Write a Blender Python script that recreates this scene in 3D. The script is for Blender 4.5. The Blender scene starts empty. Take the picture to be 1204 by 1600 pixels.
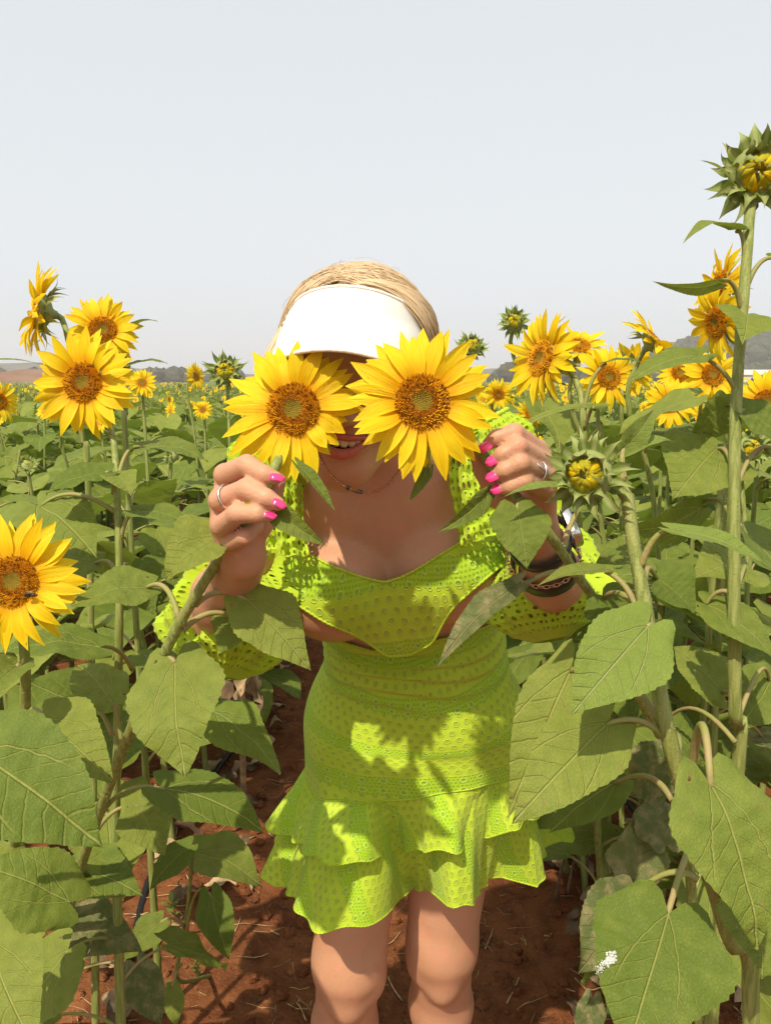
import bpy, math, random
import numpy as np
from mathutils import Vector, Matrix, Quaternion

random.seed(7); RS = np.random.RandomState(7)
SC = bpy.context.scene
COL = SC.collection
rad = math.radians

# ------------------------------------------------------------------ camera
PITCH = rad(9.7); FOC = 1201.0
CAMP = np.array([0.0, 0.0, 1.4])
cd = bpy.data.cameras.new('camera'); cam = bpy.data.objects.new('camera', cd); COL.objects.link(cam)
cam.location = CAMP; cam.rotation_euler = (math.pi/2 - PITCH, 0, 0)
cd.sensor_fit = 'VERTICAL'; cd.sensor_height = 24.0; cd.lens = 24.0*FOC/1600.0
cd.clip_start = 0.05; cd.clip_end = 3000
SC.camera = cam

# ------------------------------------------------------------------ sky, sun, exposure
SUN_EL, SUN_AZ = rad(53), rad(204)       # azimuth clockwise from +Y (the way the camera looks)
w = bpy.data.worlds.new('World'); SC.world = w; w.use_nodes = True
nt = w.node_tree; nt.nodes.clear()
sky = nt.nodes.new('ShaderNodeTexSky'); sky.sky_type = 'NISHITA'; sky.sun_disc = False
sky.sun_elevation = SUN_EL; sky.sun_rotation = SUN_AZ
sky.air_density = 1.0; sky.dust_density = 6.0; sky.ozone_density = 1.0; sky.altitude = 700
hs = nt.nodes.new('ShaderNodeHueSaturation'); hs.inputs['Saturation'].default_value = 0.30
veil = nt.nodes.new('ShaderNodeMix'); veil.data_type = 'RGBA'; veil.inputs[0].default_value = 0.78
veil.inputs[7].default_value = (4.52, 4.74, 4.96, 1)
bg = nt.nodes.new('ShaderNodeBackground'); bg.inputs['Strength'].default_value = 0.125
wo = nt.nodes.new('ShaderNodeOutputWorld')
nt.links.new(sky.outputs[0], hs.inputs['Color'])
nt.links.new(hs.outputs[0], veil.inputs[6])
nt.links.new(veil.outputs[2], bg.inputs[0]); nt.links.new(bg.outputs[0], wo.inputs[0])
sd = bpy.data.lights.new('sun', 'SUN'); sun = bpy.data.objects.new('sun', sd); COL.objects.link(sun)
sd.energy = 3.35; sd.angle = rad(0.8); sd.color = (1.0, 0.90, 0.72)
sdir = Vector((math.sin(SUN_AZ)*math.cos(SUN_EL), math.cos(SUN_AZ)*math.cos(SUN_EL), math.sin(SUN_EL)))
sun.rotation_euler = sdir.to_track_quat('Z', 'Y').to_euler(); sun.location = (-3, -4, 9)
vs = SC.view_settings
SC.display_settings.display_device = 'sRGB'
vs.view_transform = 'Standard'; vs.look = 'None'; vs.exposure = 0.58; vs.gamma = 1.0; vs.use_curve_mapping = False
SC.cycles.use_denoising = True
SC.cycles.max_bounces = 8; SC.cycles.volume_bounces = 1; SC.cycles.transparent_max_bounces = 16
SC.cycles.sample_clamp_indirect = 6.0

# ------------------------------------------------------------------ helpers
CP, SP = math.cos(PITCH), math.sin(PITCH)
FWD = np.array([0, CP, -SP]); UPV = np.array([0, SP, CP]); RGT = np.array([1.0, 0, 0])
def P(px, py, d):
    """a point of the place, from where it is seen in the photograph and its real distance"""
    return CAMP + d*FWD + (px-602.0)/FOC*d*RGT - (py-800.0)/FOC*d*UPV
def project(p):
    q = np.asarray(p) - CAMP
    d = q@FWD
    return np.stack([602 + (q@RGT)/d*FOC, 800 - (q@UPV)/d*FOC, d], -1)
def cdir(r, u, t):
    v = r*RGT + u*UPV - t*FWD
    return v/np.linalg.norm(v)
def nrm(v):
    v = np.asarray(v, float); return v/(np.linalg.norm(v, axis=-1, keepdims=True)+1e-12)

def tag(o, label=None, cat=None, group=None, kind=None):
    if label: o['label'] = label
    if cat: o['category'] = cat
    if group: o['group'] = group
    if kind: o['kind'] = kind
    return o
def thing(name, loc, label, cat, group=None):
    o = bpy.data.objects.new(name, None); COL.objects.link(o)
    o.location = Vector(loc); o.empty_display_size = 0.05
    return tag(o, label, cat, group)
def link(name, me, parent=None, mat=None):
    o = bpy.data.objects.new(name, me); COL.objects.link(o)
    if parent is not None: o.parent = parent
    if mat is not None: o.matrix_local = Matrix(mat) if not isinstance(mat, Matrix) else mat
    return o
def make_mesh(name, v, f, mats, uv=None, midx=None, smooth=True):
    """v (N,3); f: array (M,4)/(M,3) or list of polygons; uv per vertex"""
    v = np.asarray(v, np.float32)
    me = bpy.data.meshes.new(name)
    if isinstance(f, np.ndarray):
        k = f.shape[1]; n = len(f)
        me.vertices.add(len(v)); me.vertices.foreach_set('co', v.ravel())
        me.loops.add(n*k); me.loops.foreach_set('vertex_index', f.ravel().astype(np.int32))
        me.polygons.add(n); me.polygons.foreach_set('loop_start', (np.arange(n)*k).astype(np.int32))
        lv = f.ravel()
    else:
        me.from_pydata(v.tolist(), [], [list(map(int, q)) for q in f])
        lv = np.array([i for q in f for i in q], np.int64)
    if uv is not None:
        l = me.uv_layers.new(name='UVMap')
        l.data.foreach_set('uv', np.asarray(uv, np.float32)[lv].ravel())
    if not isinstance(mats, (list, tuple)): mats = [mats]
    for m in mats: me.materials.append(m)
    me.update(calc_edges=True)
    if midx is not None: me.polygons.foreach_set('material_index', np.asarray(midx, np.int32))
    me.polygons.foreach_set('use_smooth', np.full(len(me.polygons), bool(smooth)))
    me.validate()
    return me
class Bag:
    """collects pieces into one mesh"""
    def __init__(s): s.v=[]; s.f=[]; s.uv=[]; s.m=[]; s.n=0
    def add(s, v, f, uv=None, m=0):
        v = np.asarray(v, float)
        s.v.append(v); s.uv.append(np.zeros((len(v),2)) if uv is None else np.asarray(uv,float))
        s.f += [[i+s.n for i in q] for q in (f.tolist() if isinstance(f,np.ndarray) else f)]
        s.m += [m]*len(f); s.n += len(v)
    def mesh(s, name, mats, smooth=True):
        return make_mesh(name, np.concatenate(s.v), s.f, mats, np.concatenate(s.uv), s.m, smooth)
def grid_faces(nr, nc, wrap=False):
    r = np.arange(nr-1)[:,None]; c = np.arange(nc if wrap else nc-1)[None,:]
    c2 = (c+1) % nc
    return np.stack([r*nc+c, r*nc+c2, (r+1)*nc+c2, (r+1)*nc+c], -1).reshape(-1,4)
def catmull(pts, n):
    pts = np.asarray(pts, float); m = len(pts)
    if m == 2:
        t = np.linspace(0,1,n)[:,None]; return pts[0]*(1-t)+pts[1]*t
    e = np.vstack([2*pts[0]-pts[1], pts, 2*pts[-1]-pts[-2]])
    d = np.linalg.norm(np.diff(pts[:, :3],axis=0),axis=1)+1e-9
    cum = np.r_[0, np.cumsum(d)]; s = np.linspace(0, cum[-1], n)
    i = np.clip(np.searchsorted(cum, s, side='right')-1, 0, m-2)
    t = ((s-cum[i])/d[i])[:,None]
    p0,p1,p2,p3 = e[i],e[i+1],e[i+2],e[i+3]
    return 0.5*((2*p1)+(-p0+p2)*t+(2*p0-5*p1+4*p2-p3)*t**2+(-p0+3*p1-3*p2+p3)*t**3)
def tube(path, r, ns=8, cap=True, flute=0.0):
    """path (n,3), r scalar or (n,)"""
    path = np.asarray(path, float); n = len(path); r = np.broadcast_to(r, n)
    T = nrm(np.gradient(path, axis=0))
    ref = np.array([0.31,0.2,0.93]) if abs(T[0]@np.array([0.31,0.2,0.93])) < .9 else np.array([1.0,0,0])
    A = np.zeros((n,3)); a = nrm(ref - (ref@T[0])*T[0])
    for i in range(n):
        a = nrm(a - (a@T[i])*T[i]); A[i] = a
    B = np.cross(T, A)
    th = np.linspace(0, 2*np.pi, ns, endpoint=False)
    rr = r[:,None]*(1+flute*np.cos(th*ns/2))[None]
    v = path[:,None] + rr[...,None]*(np.cos(th)[None,:,None]*A[:,None]+np.sin(th)[None,:,None]*B[:,None])
    f = grid_faces(n, ns, True).tolist()
    L = np.r_[0, np.cumsum(np.linalg.norm(np.diff(path,axis=0),axis=1))]
    uv = np.stack(np.broadcast_arrays(th[None]/(2*np.pi), L[:,None]), -1).reshape(-1,2)
    if cap:
        f.append(list(range(ns))[::-1]); f.append(list(range((n-1)*ns, n*ns)))
    return v.reshape(-1,3), f, uv
def sph(c, r, nu=8, nv=6, ax=None):
    th = np.linspace(0, np.pi, nv+1); ph = np.linspace(0, 2*np.pi, nu, endpoint=False)
    v = np.stack([np.outer(np.sin(th),np.cos(ph)), np.outer(np.sin(th),np.sin(ph)), np.outer(np.cos(th),np.ones(nu))], -1).reshape(-1,3)*np.asarray(r)
    if ax is not None: v = v@np.asarray(ax)
    return v+np.asarray(c), grid_faces(nv+1, nu, True)
def vnoise(x, y, seed=0):
    """smooth value noise on arrays"""
    xi = np.floor(x).astype(np.int64); yi = np.floor(y).astype(np.int64); xf = x-xi; yf = y-yi
    def h(a,b):
        n = (a*374761393 + b*668265263 + seed*974634777) & 0xffffffff
        n = ((n ^ (n >> 13))*1274126177) & 0xffffffff
        return ((n ^ (n >> 16)) & 0xffff)/65535.0
    u = xf*xf*(3-2*xf); vv = yf*yf*(3-2*yf)
    return (h(xi,yi)*(1-u)+h(xi+1,yi)*u)*(1-vv)+(h(xi,yi+1)*(1-u)+h(xi+1,yi+1)*u)*vv

# ------------------------------------------------------------------ materials
class NT:
    def __init__(s, name):
        s.m = bpy.data.materials.new(name); s.m.use_nodes = True; s.t = s.m.node_tree; s.t.nodes.clear()
        s.out = s.n('ShaderNodeOutputMaterial')
    def n(s, t, **kw):
        q = s.t.nodes.new(t)
        for k, v in kw.items(): setattr(q, k, v)
        return q
    def put(s, sock, v):
        if isinstance(v, bpy.types.NodeSocket): s.t.links.new(v, sock)
        elif v is not None:
            if sock.type == 'RGBA' and hasattr(v,'__len__') and len(v) == 3: v = (*v, 1)
            sock.default_value = v
    def math(s, op, a, b=None, c=None, clamp=False):
        q = s.n('ShaderNodeMath', operation=op, use_clamp=clamp)
        s.put(q.inputs[0], a); s.put(q.inputs[1], b)
        if c is not None: s.put(q.inputs[2], c)
        return q.outputs[0]
    def mix(s, fac, a, b, blend='MIX'):
        q = s.n('ShaderNodeMix', data_type='RGBA', blend_type=blend)
        s.put(q.inputs[0], fac); s.put(q.inputs[6], a); s.put(q.inputs[7], b); return q.outputs[2]
    def ramp(s, v, a, b):       # smoothstep a..b -> 0..1
        q = s.n('ShaderNodeMapRange', interpolation_type='SMOOTHSTEP'); s.put(q.inputs[0], v)
        q.inputs[1].default_value = a; q.inputs[2].default_value = b; return q.outputs[0]
    def noise(s, scale, detail=3, vec=None, rough=.5, w=None):
        q = s.n('ShaderNodeTexNoise'); q.inputs['Scale'].default_value = scale; q.inputs['Detail'].default_value = detail
        q.inputs['Roughness'].default_value = rough
        if vec is not None: s.put(q.inputs['Vector'], vec)
        return q.outputs[0]
    def pos(s): return s.n('ShaderNodeTexCoord').outputs['Object']
    def uv(s):
        q = s.n('ShaderNodeSeparateXYZ'); s.put(q.inputs[0], s.n('ShaderNodeTexCoord').outputs['UV']); return q.outputs[0], q.outputs[1]
    def bump(s, h, strength=.3, dist=.005, normal=None):
        q = s.n('ShaderNodeBump'); q.inputs['Strength'].default_value = strength; q.inputs['Distance'].default_value = dist
        s.put(q.inputs['Height'], h)
        if normal is not None: s.put(q.inputs['Normal'], normal)
        return q.outputs[0]
    def bsdf(s, col, rough=.6, spec=.3, normal=None, trans=0.0, tcol=None, metal=0, sss=0.0, coat=0, sheen=0, **kw):
        q = s.n('ShaderNodeBsdfPrincipled'); s.put(q.inputs['Base Color'], col); s.put(q.inputs['Roughness'], rough)
        s.put(q.inputs['Specular IOR Level'], spec); q.inputs['Metallic'].default_value = metal
        q.inputs['Coat Weight'].default_value = coat; q.inputs['Sheen Weight'].default_value = sheen
        if sss:
            q.inputs['Subsurface Weight'].default_value = sss; q.inputs['Subsurface Radius'].default_value = (1,.35,.2)
            q.inputs['Subsurface Scale'].default_value = .008
        if normal is not None: s.put(q.inputs['Normal'], normal)
        sh = q.outputs[0]
        if trans:
            t = s.n('ShaderNodeBsdfTranslucent'); s.put(t.inputs[0], tcol if tcol is not None else col)
            if normal is not None: s.put(t.inputs['Normal'], normal)
            x = s.n('ShaderNodeMixShader'); s.put(x.inputs[0], trans); s.put(x.inputs[1], sh); s.put(x.inputs[2], t.outputs[0]); sh = x.outputs[0]
        s.put(s.out.inputs[0], sh); return q
    def rnd(s): return s.n('ShaderNodeObjectInfo').outputs['Random']

MT = {}
def leaf_material(name, c1, c2, cback, vein, dry=0.0):
    s = NT(name); x, y = s.uv(); ax = s.math('ABSOLUTE', x)
    wob = s.math('MULTIPLY', s.math('SUBTRACT', s.noise(9, 1, s.n('ShaderNodeTexCoord').outputs['UV']), .5), .05)
    ya = s.math('ADD', y, wob)
    mid = s.math('SUBTRACT', 1, s.ramp(ax, .004, .013))
    # basal pair of main veins
    bl = s.math('ABSOLUTE', s.math('SUBTRACT', ax, s.math('MULTIPLY', ya, s.math('SUBTRACT', .62, s.math('MULTIPLY', ya, .42)))))
    bas = s.math('MULTIPLY', s.math('SUBTRACT', 1, s.ramp(bl, .003, .011)), s.math('SUBTRACT', 1, s.ramp(y, .45, .62)))
    # pinnate side veins
    ph = s.math('SUBTRACT', ya, s.math('MULTIPLY', s.math('POWER', ax, 1.15), 1.0))
    fr = s.math('ABSOLUTE', s.math('SUBTRACT', s.math('FRACT', s.math('DIVIDE', ph, .135)), .5))
    pin = s.math('MULTIPLY', s.math('SUBTRACT', 1, s.ramp(fr, .02, .08)), s.math('MULTIPLY', s.ramp(ph, .12, .2), .38))
    veins = s.math('MAXIMUM', mid, s.math('MAXIMUM', s.math('MULTIPLY', bas, .8), pin))
    # fine net
    vo = s.n('ShaderNodeTexVoronoi', feature='DISTANCE_TO_EDGE'); vo.inputs['Scale'].default_value = 34
    s.put(vo.inputs['Vector'], s.n('ShaderNodeTexCoord').outputs['UV'])
    net = s.math('SUBTRACT', 1, s.ramp(vo.outputs[0], .0, .10))
    n1 = s.noise(6, 4, s.n('ShaderNodeTexCoord').outputs['UV']); n2 = s.noise(60, 2, s.n('ShaderNodeTexCoord').outputs['UV'])
    mixv = s.math('ADD', s.math('MULTIPLY', s.rnd(), .75), s.math('MULTIPLY', s.math('SUBTRACT', n1, .5), 1.1), clamp=True)
    col = s.mix(mixv, c1, c2)
    spots = s.ramp(s.noise(26, 3, s.n('ShaderNodeTexCoord').outputs['UV'], .7), .62, .72)
    col = s.mix(s.math('MULTIPLY', spots, .40+dry*.5), col, (.26,.22,.06))
    if dry:
        edge = s.ramp(s.noise(4.5, 4, s.n('ShaderNodeTexCoord').outputs['UV'], .65), .50-.1*dry, .66)
        col = s.mix(s.math('MULTIPLY', edge, .9), col, (.33,.27,.13))
    col = s.mix(s.math('MULTIPLY', net, .05), col, vein)
    col = s.mix(s.math('MULTIPLY', veins, .55), col, vein)
    bk = s.mix(s.math('MULTIPLY', veins, .5), cback, vein)
    col = s.mix(s.n('ShaderNodeNewGeometry').outputs['Backfacing'], col, bk)
    h = s.math('ADD', s.math('MULTIPLY', veins, -1.0), s.math('ADD', s.math('MULTIPLY', net, -.10), s.math('ADD', s.math('MULTIPLY', n1, 1.2), s.math('MULTIPLY', n2, .25))))
    tc = s.mix(.5, col, (.24,.34,.02))
    rgh = s.math('ADD', .46, s.math('MULTIPLY', n2, .22)); hn = s.noise(9, 2, s.n('ShaderNodeTexCoord').outputs['UV'], .4)
    sel = s.math('GREATER_THAN', s.rnd(), .35)
    rim = s.math('MULTIPLY', s.ramp(hn, .675, .715), sel); col = s.mix(s.math('MULTIPLY', rim, .8), col, (.27,.20,.07))
    s.bsdf(col, rgh, .22, s.bump(h, .7, .0035), .30, tc)
    hole = s.math('MULTIPLY', s.math('GREATER_THAN', hn, .722), sel); tr = s.n('ShaderNodeBsdfTransparent'); x_ = s.n('ShaderNodeMixShader')
    src = s.out.inputs[0].links[0].from_socket; s.put(x_.inputs[0], hole); s.put(x_.inputs[1], src); s.put(x_.inputs[2], tr.outputs[0]); s.put(s.out.inputs[0], x_.outputs[0])
    return s.m
MT['leaf'] = leaf_material('sunflower_leaf', (.125,.178,.024), (.285,.318,.056), (.24,.32,.055), (.42,.43,.12))
MT['leaf_young'] = leaf_material('young_leaf', (.20,.27,.045), (.26,.33,.06), (.25,.32,.09), (.42,.44,.18))
MT['leaf_old'] = leaf_material('withered_leaf', (.10,.135,.04), (.16,.18,.06), (.2,.2,.09), (.30,.27,.12), dry=.8)
MT['leaf_yellow'] = leaf_material('yellow_leaf', (.62,.45,.13), (.50,.40,.12), (.5,.42,.16), (.55,.45,.2), dry=.35)

s = NT('stem_green'); o = s.pos()
q = s.n('ShaderNodeMapping'); q.inputs['Scale'].default_value = (220,220,14); s.put(q.inputs[0], o)
n = s.noise(1, 3, q.outputs[0]); n3 = s.noise(420, 1, o)
c = s.mix(s.ramp(n,.35,.65), (.20,.24,.055), (.33,.36,.11))
c = s.mix(s.math('MULTIPLY', s.ramp(s.noise(9,2,o),.5,.7), .6), c, (.26,.27,.07))
s.bsdf(c, .55, .3, s.bump(s.math('ADD', n, s.math('MULTIPLY', n3, .4)), .5, .003), .08); MT['stem'] = s.m
s = NT('petiole_green'); c = s.mix(s.ramp(s.noise(30,2,s.pos()),.35,.7), (.28,.29,.075), (.36,.27,.12))
s.bsdf(c, .55, .3, s.bump(s.noise(300,2,s.pos()), .3, .002), .08); MT['petiole'] = s.m

def petal_material(name, ca, cb, cbase):
    s = NT(name); x, y = s.uv()
    st = s.n('ShaderNodeTexNoise'); st.inputs['Scale'].default_value = 1; st.inputs['Detail'].default_value = 2
    cm = s.n('ShaderNodeCombineXYZ'); s.put(cm.inputs[0], s.math('MULTIPLY', x, 26)); s.put(cm.inputs[1], s.math('MULTIPLY', y, 1.6)); s.put(cm.inputs[2], s.math('MULTIPLY', s.rnd(), 40))
    s.put(st.inputs['Vector'], cm.outputs[0])
    col = s.mix(s.rnd(), ca, cb)
    col = s.mix(s.math('MULTIPLY', s.ramp(st.outputs[0], .45, .75), .35), col, cbase)
    col = s.mix(s.math('SUBTRACT', 1, s.ramp(y, .02, .42)), col, cbase)
    s.bsdf(col, .50, .25, s.bump(st.outputs[0], .5, .003), .38, s.mix(.4, col, (.95,.58,.005)))
    return s.m
MT['petal'] = petal_material('sunflower_petal', (.92,.63,.008), (.92,.74,.016), (.86,.46,.004))
MT['petal_bud'] = petal_material('bud_petal', (.62,.56,.02), (.55,.52,.03), (.45,.42,.03))
s = NT('disc_centre'); x, y = s.uv()     # x = radius 0..1
nn = s.noise(60,3,s.pos())
c = s.mix(s.ramp(x,.30,.48), (.32,.24,.025), (.45,.19,.012)); c = s.mix(s.ramp(x,.62,.92), c, (.72,.33,.012))
c = s.mix(s.math('MULTIPLY', s.ramp(nn,.5,.7), .5), c, (.12,.05,.01))
s.bsdf(c, .8, .15, s.bump(nn, .8, .01)); MT['disc'] = s.m
def plain(name, col, rough=.6, spec=.3, var=.25, scale=40, bumpd=.002, trans=0, metal=0, **k):
    s = NT(name); n = s.noise(scale, 3, s.pos())
    c = s.mix(s.ramp(n,.3,.7), tuple(v*(1-var) for v in col), tuple(min(1,v*(1+var)) for v in col))
    s.bsdf(c, rough, spec, s.bump(n, .35, bumpd), trans, metal=metal, **k); MT[name] = s.m; return s.m
plain('floret_green', (.40,.27,.025)); plain('floret_brown', (.24,.075,.012)); plain('floret_gold', (.86,.44,.012)); plain('floret_orange', (.72,.29,.01))
s = NT('bract_green'); x, y = s.uv(); c = s.mix(s.rnd(), (.13,.19,.025), (.20,.26,.04)); c = s.mix(s.ramp(y,.2,1), c, (.26,.33,.06))
c = s.mix(s.math('SUBTRACT',1,s.ramp(s.math('ABSOLUTE',x),.02,.09)), c, (.32,.36,.12))
s.bsdf(c, .55, .3, s.bump(s.noise(60,2,s.pos()),.4,.004), .15); MT['bract'] = s.m
# ------------------------------------------------------------------ leaves, stems
def leaf_geo(B, T, N, W, arch=.10, fold=.12, wave=.05, rows=34, cols=8, serr=.035, seed=0, curl=0.0, twist=0.0):
    """heart-shaped blade from its joint B to its tip T, N = the side its face looks to, W = full width"""
    rs = np.random.RandomState(abs(int(seed)))
    B = np.asarray(B,float); T = np.asarray(T,float); L = np.linalg.norm(T-B); a = (T-B)/L
    N = np.asarray(N,float); N = nrm(N-(N@a)*a); S = np.cross(a, N)
    t = np.linspace(0,1,rows); u = np.linspace(-1,1,cols+1)
    s1 = np.clip((t-.24)/.76,0,1); wp = rs.uniform(.19,.30); s1 = np.clip((t-wp)/(1-wp),0,1); pe = rs.uniform(1.35,1.8); hw = np.where(t<wp, .66+.34*np.sin(np.pi/2*np.clip(t/wp,0,1)), (1-s1**pe)**rs.uniform(1.0,1.2))
    hw = hw*W/2
    k = int(rows//2.2)
    saw = 1-((t*k*1.0) % 1.0)
    tt, uu = np.meshgrid(t, u, indexing='ij')
    edge = np.abs(uu)**6
    x = uu*hw[:,None]*(1+serr*edge*(saw[:,None]*2-1)*(tt<.97))
    x = x*(1+.05*np.sin(tt*7+rs.rand()*6)*np.sign(uu))
    y = L*tt - L*.17*np.sin(np.pi*np.clip(np.abs(uu),0,1))**.8*(1-tt)**5
    y = y + L*.05*np.abs(uu)**2*(1-tt)*tt*4*.4
    z = arch*L*4*tt*(1-tt) - fold*np.abs(x)*1.0*(1 if fold>0 else 1)*-1
    p1, p2 = rs.rand()*6, rs.rand()*6
    z = z + wave*W*np.abs(uu)**2*(np.sin(tt*9+p1+(uu>0)*2.1)*.5+np.sin(tt*17+p2)*.22)
    z = z - curl*W*np.abs(uu)**2*.5
    # quilted relief between the side veins
    z = z + W*.028*np.cos((y/L-np.abs(x)/L)/.135*2*np.pi)*(np.abs(uu)*(1-np.abs(uu))*3)*np.clip(tt*4,0,1)
    z = z + W*.06*(vnoise(x/L*5+seed*3.1+50, y/L*5+50, 5)-.5)
    if twist:
        an = twist*tt; x, z = x*np.cos(an)-z*np.sin(an)*.0+0, z + x*np.sin(an)
    v = B + x[...,None]*S + y[...,None]*a + z[...,None]*N
    uv = np.stack([x/L, y/L], -1).reshape(-1,2)
    return v.reshape(-1,3), grid_faces(rows, cols+1), uv
def petiole_geo(S, B, a, r=.0026, arch=.25, n=12, ns=6):
    S = np.asarray(S,float); B = np.asarray(B,float); L = np.linalg.norm(B-S)
    m = (S+B)/2 + np.array([0,0,1])*arch*L - nrm(a)*L*.10
    t = np.linspace(0,1,n)[:,None]
    path = (1-t)**2*S + 2*t*(1-t)*m + t**2*(B+nrm(a)*L*.04)
    return tube(path, np.linspace(r*1.35, r*.85, n), ns)

class Plant:
    def __init__(s, label, base, group=None, name='sunflower_plant'):
        s.base = np.asarray(base,float); s.o = thing(name, s.base, label, 'sunflower', group); s.path = None; s.k = 0
    def stem(s, pts, r, hairs=0, n=60):
        """pts = (px,py,d) triples from the top down, or world points"""
        w_ = np.array([P(*p) if len(p)==3 and not isinstance(p,np.ndarray) else p for p in pts])
        w_ = np.vstack([w_, s.base])
        s.path = catmull(w_, n)
        rr = np.interp(np.linspace(0,1,n), np.linspace(0,1,len(r)), r)
        tt = np.linspace(0,60,n); rr = rr*(1+.03*np.sin(tt*1.3)+.025*np.sin(tt*2.9))
        v, f, uv = tube(s.path, rr, 12, flute=.05)
        st = link('stem', make_mesh('stem', v-s.base, f, MT['stem'], uv), s.o)
        if hairs:
            b = Bag(); rs = np.random.RandomState(3)
            for _ in range(hairs):
                i = rs.randint(1, int(n*.75)); a = nrm(rs.randn(3)); T = nrm(s.path[i+1]-s.path[i]); a = nrm(a-(a@T)*T)
                c = s.path[i]*(1-(q:=rs.rand()))+s.path[i+1]*q + a*rr[i]*.97
                side = np.cross(a,T)*.00022; l = .0022+.0025*rs.rand()
                b.add([c-side, c+side, c+a*l+T*.0008*rs.randn()], [[0,1,2]]); b.add([c-T*.0002, c+T*.0002, c+a*l], [[0,1,2]])
            h = link('stem_hairs', make_mesh('stem_hairs', np.concatenate(b.v)-s.base, b.f, MT['hairs']), st); h['kind'] = 'stuff'
        return s
    def near(s, p, lower=.03):
        d = np.linalg.norm(s.path-p,axis=1); i = d.argmin(); q = s.path[i].copy()
        j = min(len(s.path)-1, i+2); return s.path[j]
    def leaf(s, b, t, w, N=(0,.45,.9), at=None, mat='leaf', r=.0026, parch=.3, label=None, pet=True, **k):
        """b, t = (px,py,d) of joint and tip; w = width in photo pixels at that depth; N in (right, up, towards) terms"""
        B, T = P(*b), P(*t); W = w/FOC*(b[2]+t[2])/2; s.k += 1
        N = cdir(*N)
        v, f, uv = leaf_geo(B, T, N, W, seed=s.k*7+int(b[0]), **k)
        lo = link('leaf', make_mesh('leaf', v-s.base, f, MT[mat], uv), s.o)
        if label: lo['label'] = label
        if pet:
            S = P(*at) if at is not None else s.near(B)
            v, f, uv = petiole_geo(S, B, T-B, r, parch)
            link('petiole', make_mesh('petiole', v-s.base, f, MT['petiole'], uv), lo)
        return lo
s = NT('plant_hairs'); s.bsdf((.5,.5,.3), .5, .3, None, .4); MT['hairs'] = s.m

# ------------------------------------------------------------------ flower heads (unit = one flower radius, face towards +z)
DISC = .36
def petal_mesh(i):
    rs = np.random.RandomState(100+i); rows, cols = 10, 5
    t = np.linspace(0,1,rows); u = np.linspace(-1,1,cols)
    wd = .098+.028*rs.rand()
    hw = wd*np.where(t<.45, .55+.45*np.sin(np.pi/2*t/.45), np.cos(np.pi/2*np.clip((t-.45)/.55,0,1)**1.1)**1.0)
    hw[-1] = .004
    tt, uu = np.meshgrid(t,u,indexing='ij')
    x = uu*hw[:,None] + .05*rs.randn()*tt**2
    bend = rs.uniform(-.20,.12); tipc = rs.uniform(-.12,.22)
    z = bend*tt**2*.8 + .05*np.sin(np.pi*tt) + tipc*np.clip(tt-.7,0,1)**2*3
    z += .022*np.cos(uu*np.pi*1.5)*np.sin(np.pi*tt)**.5 + rs.uniform(-.35,.55)*np.abs(uu)*hw[:,None]*.9
    tw = rs.uniform(-.5,.5); z += x*np.sin(tw*tt)
    v = np.stack([tt*.69, x, z], -1).reshape(-1,3)
    return make_mesh('petal', v, grid_faces(rows,cols), MT['petal'], np.stack([uu*hw[:,None]/.13*.5, tt],-1).reshape(-1,2))
PETALS = [petal_mesh(i) for i in range(12)]
def bract_geo(L, W, curve, hook, rows=7, cols=4):
    t = np.linspace(0,1,rows); u = np.linspace(-1,1,cols+1); hw = W/2*np.where(t<.35, .75+.25*np.sin(np.pi/2*t/.35), (1-((t-.35)/.65))**1.35)
    tt, uu = np.meshgrid(t,u,indexing='ij'); x = uu*hw[:,None]
    z = curve*tt**2 + hook*np.clip(tt-.55,0,1)**2*4 + .35*np.abs(uu)*hw[:,None]
    return np.stack([tt*L, x, z],-1).reshape(-1,3), grid_faces(rows,cols+1), np.stack([uu*hw[:,None], tt],-1).reshape(-1,2)
BRACTS = []
for i in range(5):
    v, f, uv = bract_geo(.46+.05*i, .17-.01*i, (-.15,.10,.20,-.05,.15)[i], (-.1,-.2,.2,.1,-.3)[i]); BRACTS.append(make_mesh('bract', v, f, MT['bract'], uv))
def disc_mesh():
    n = 28; b = Bag()
    r = np.r_[0.001, .1,.2,.3,.42,.55,.68,.8,.9,1.0]
    z = .02+.065*np.cos(np.clip(r,0,1)*1.4) - .05*np.exp(-(r/.3)**2)
    th = np.linspace(0,2*np.pi,n,endpoint=False)
    v = np.stack([np.outer(r,np.cos(th))*DISC, np.outer(r,np.sin(th))*DISC, np.outer(z,np.ones(n))],-1).reshape(-1,3)
    b.add(v, grid_faces(len(r),n,True), np.stack([np.outer(r,np.ones(n)), np.outer(r,th)],-1).reshape(-1,2), 0)
    r2 = np.array([1.0,1.06,1.02,.85,.55,.28,.22]); z2 = np.array([.03,-.02,-.09,-.17,-.23,-.27,-.36])
    v = np.stack([np.outer(r2,np.cos(th))*DISC, np.outer(r2,np.sin(th))*DISC, np.outer(z2,np.ones(n))],-1).reshape(-1,3)
    b.add(v, grid_faces(len(r2),n,True)[:, ::-1], None, 1)
    return b.mesh('flower_head', [MT['disc'], MT['bract']])
DISCM = disc_mesh()
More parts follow.
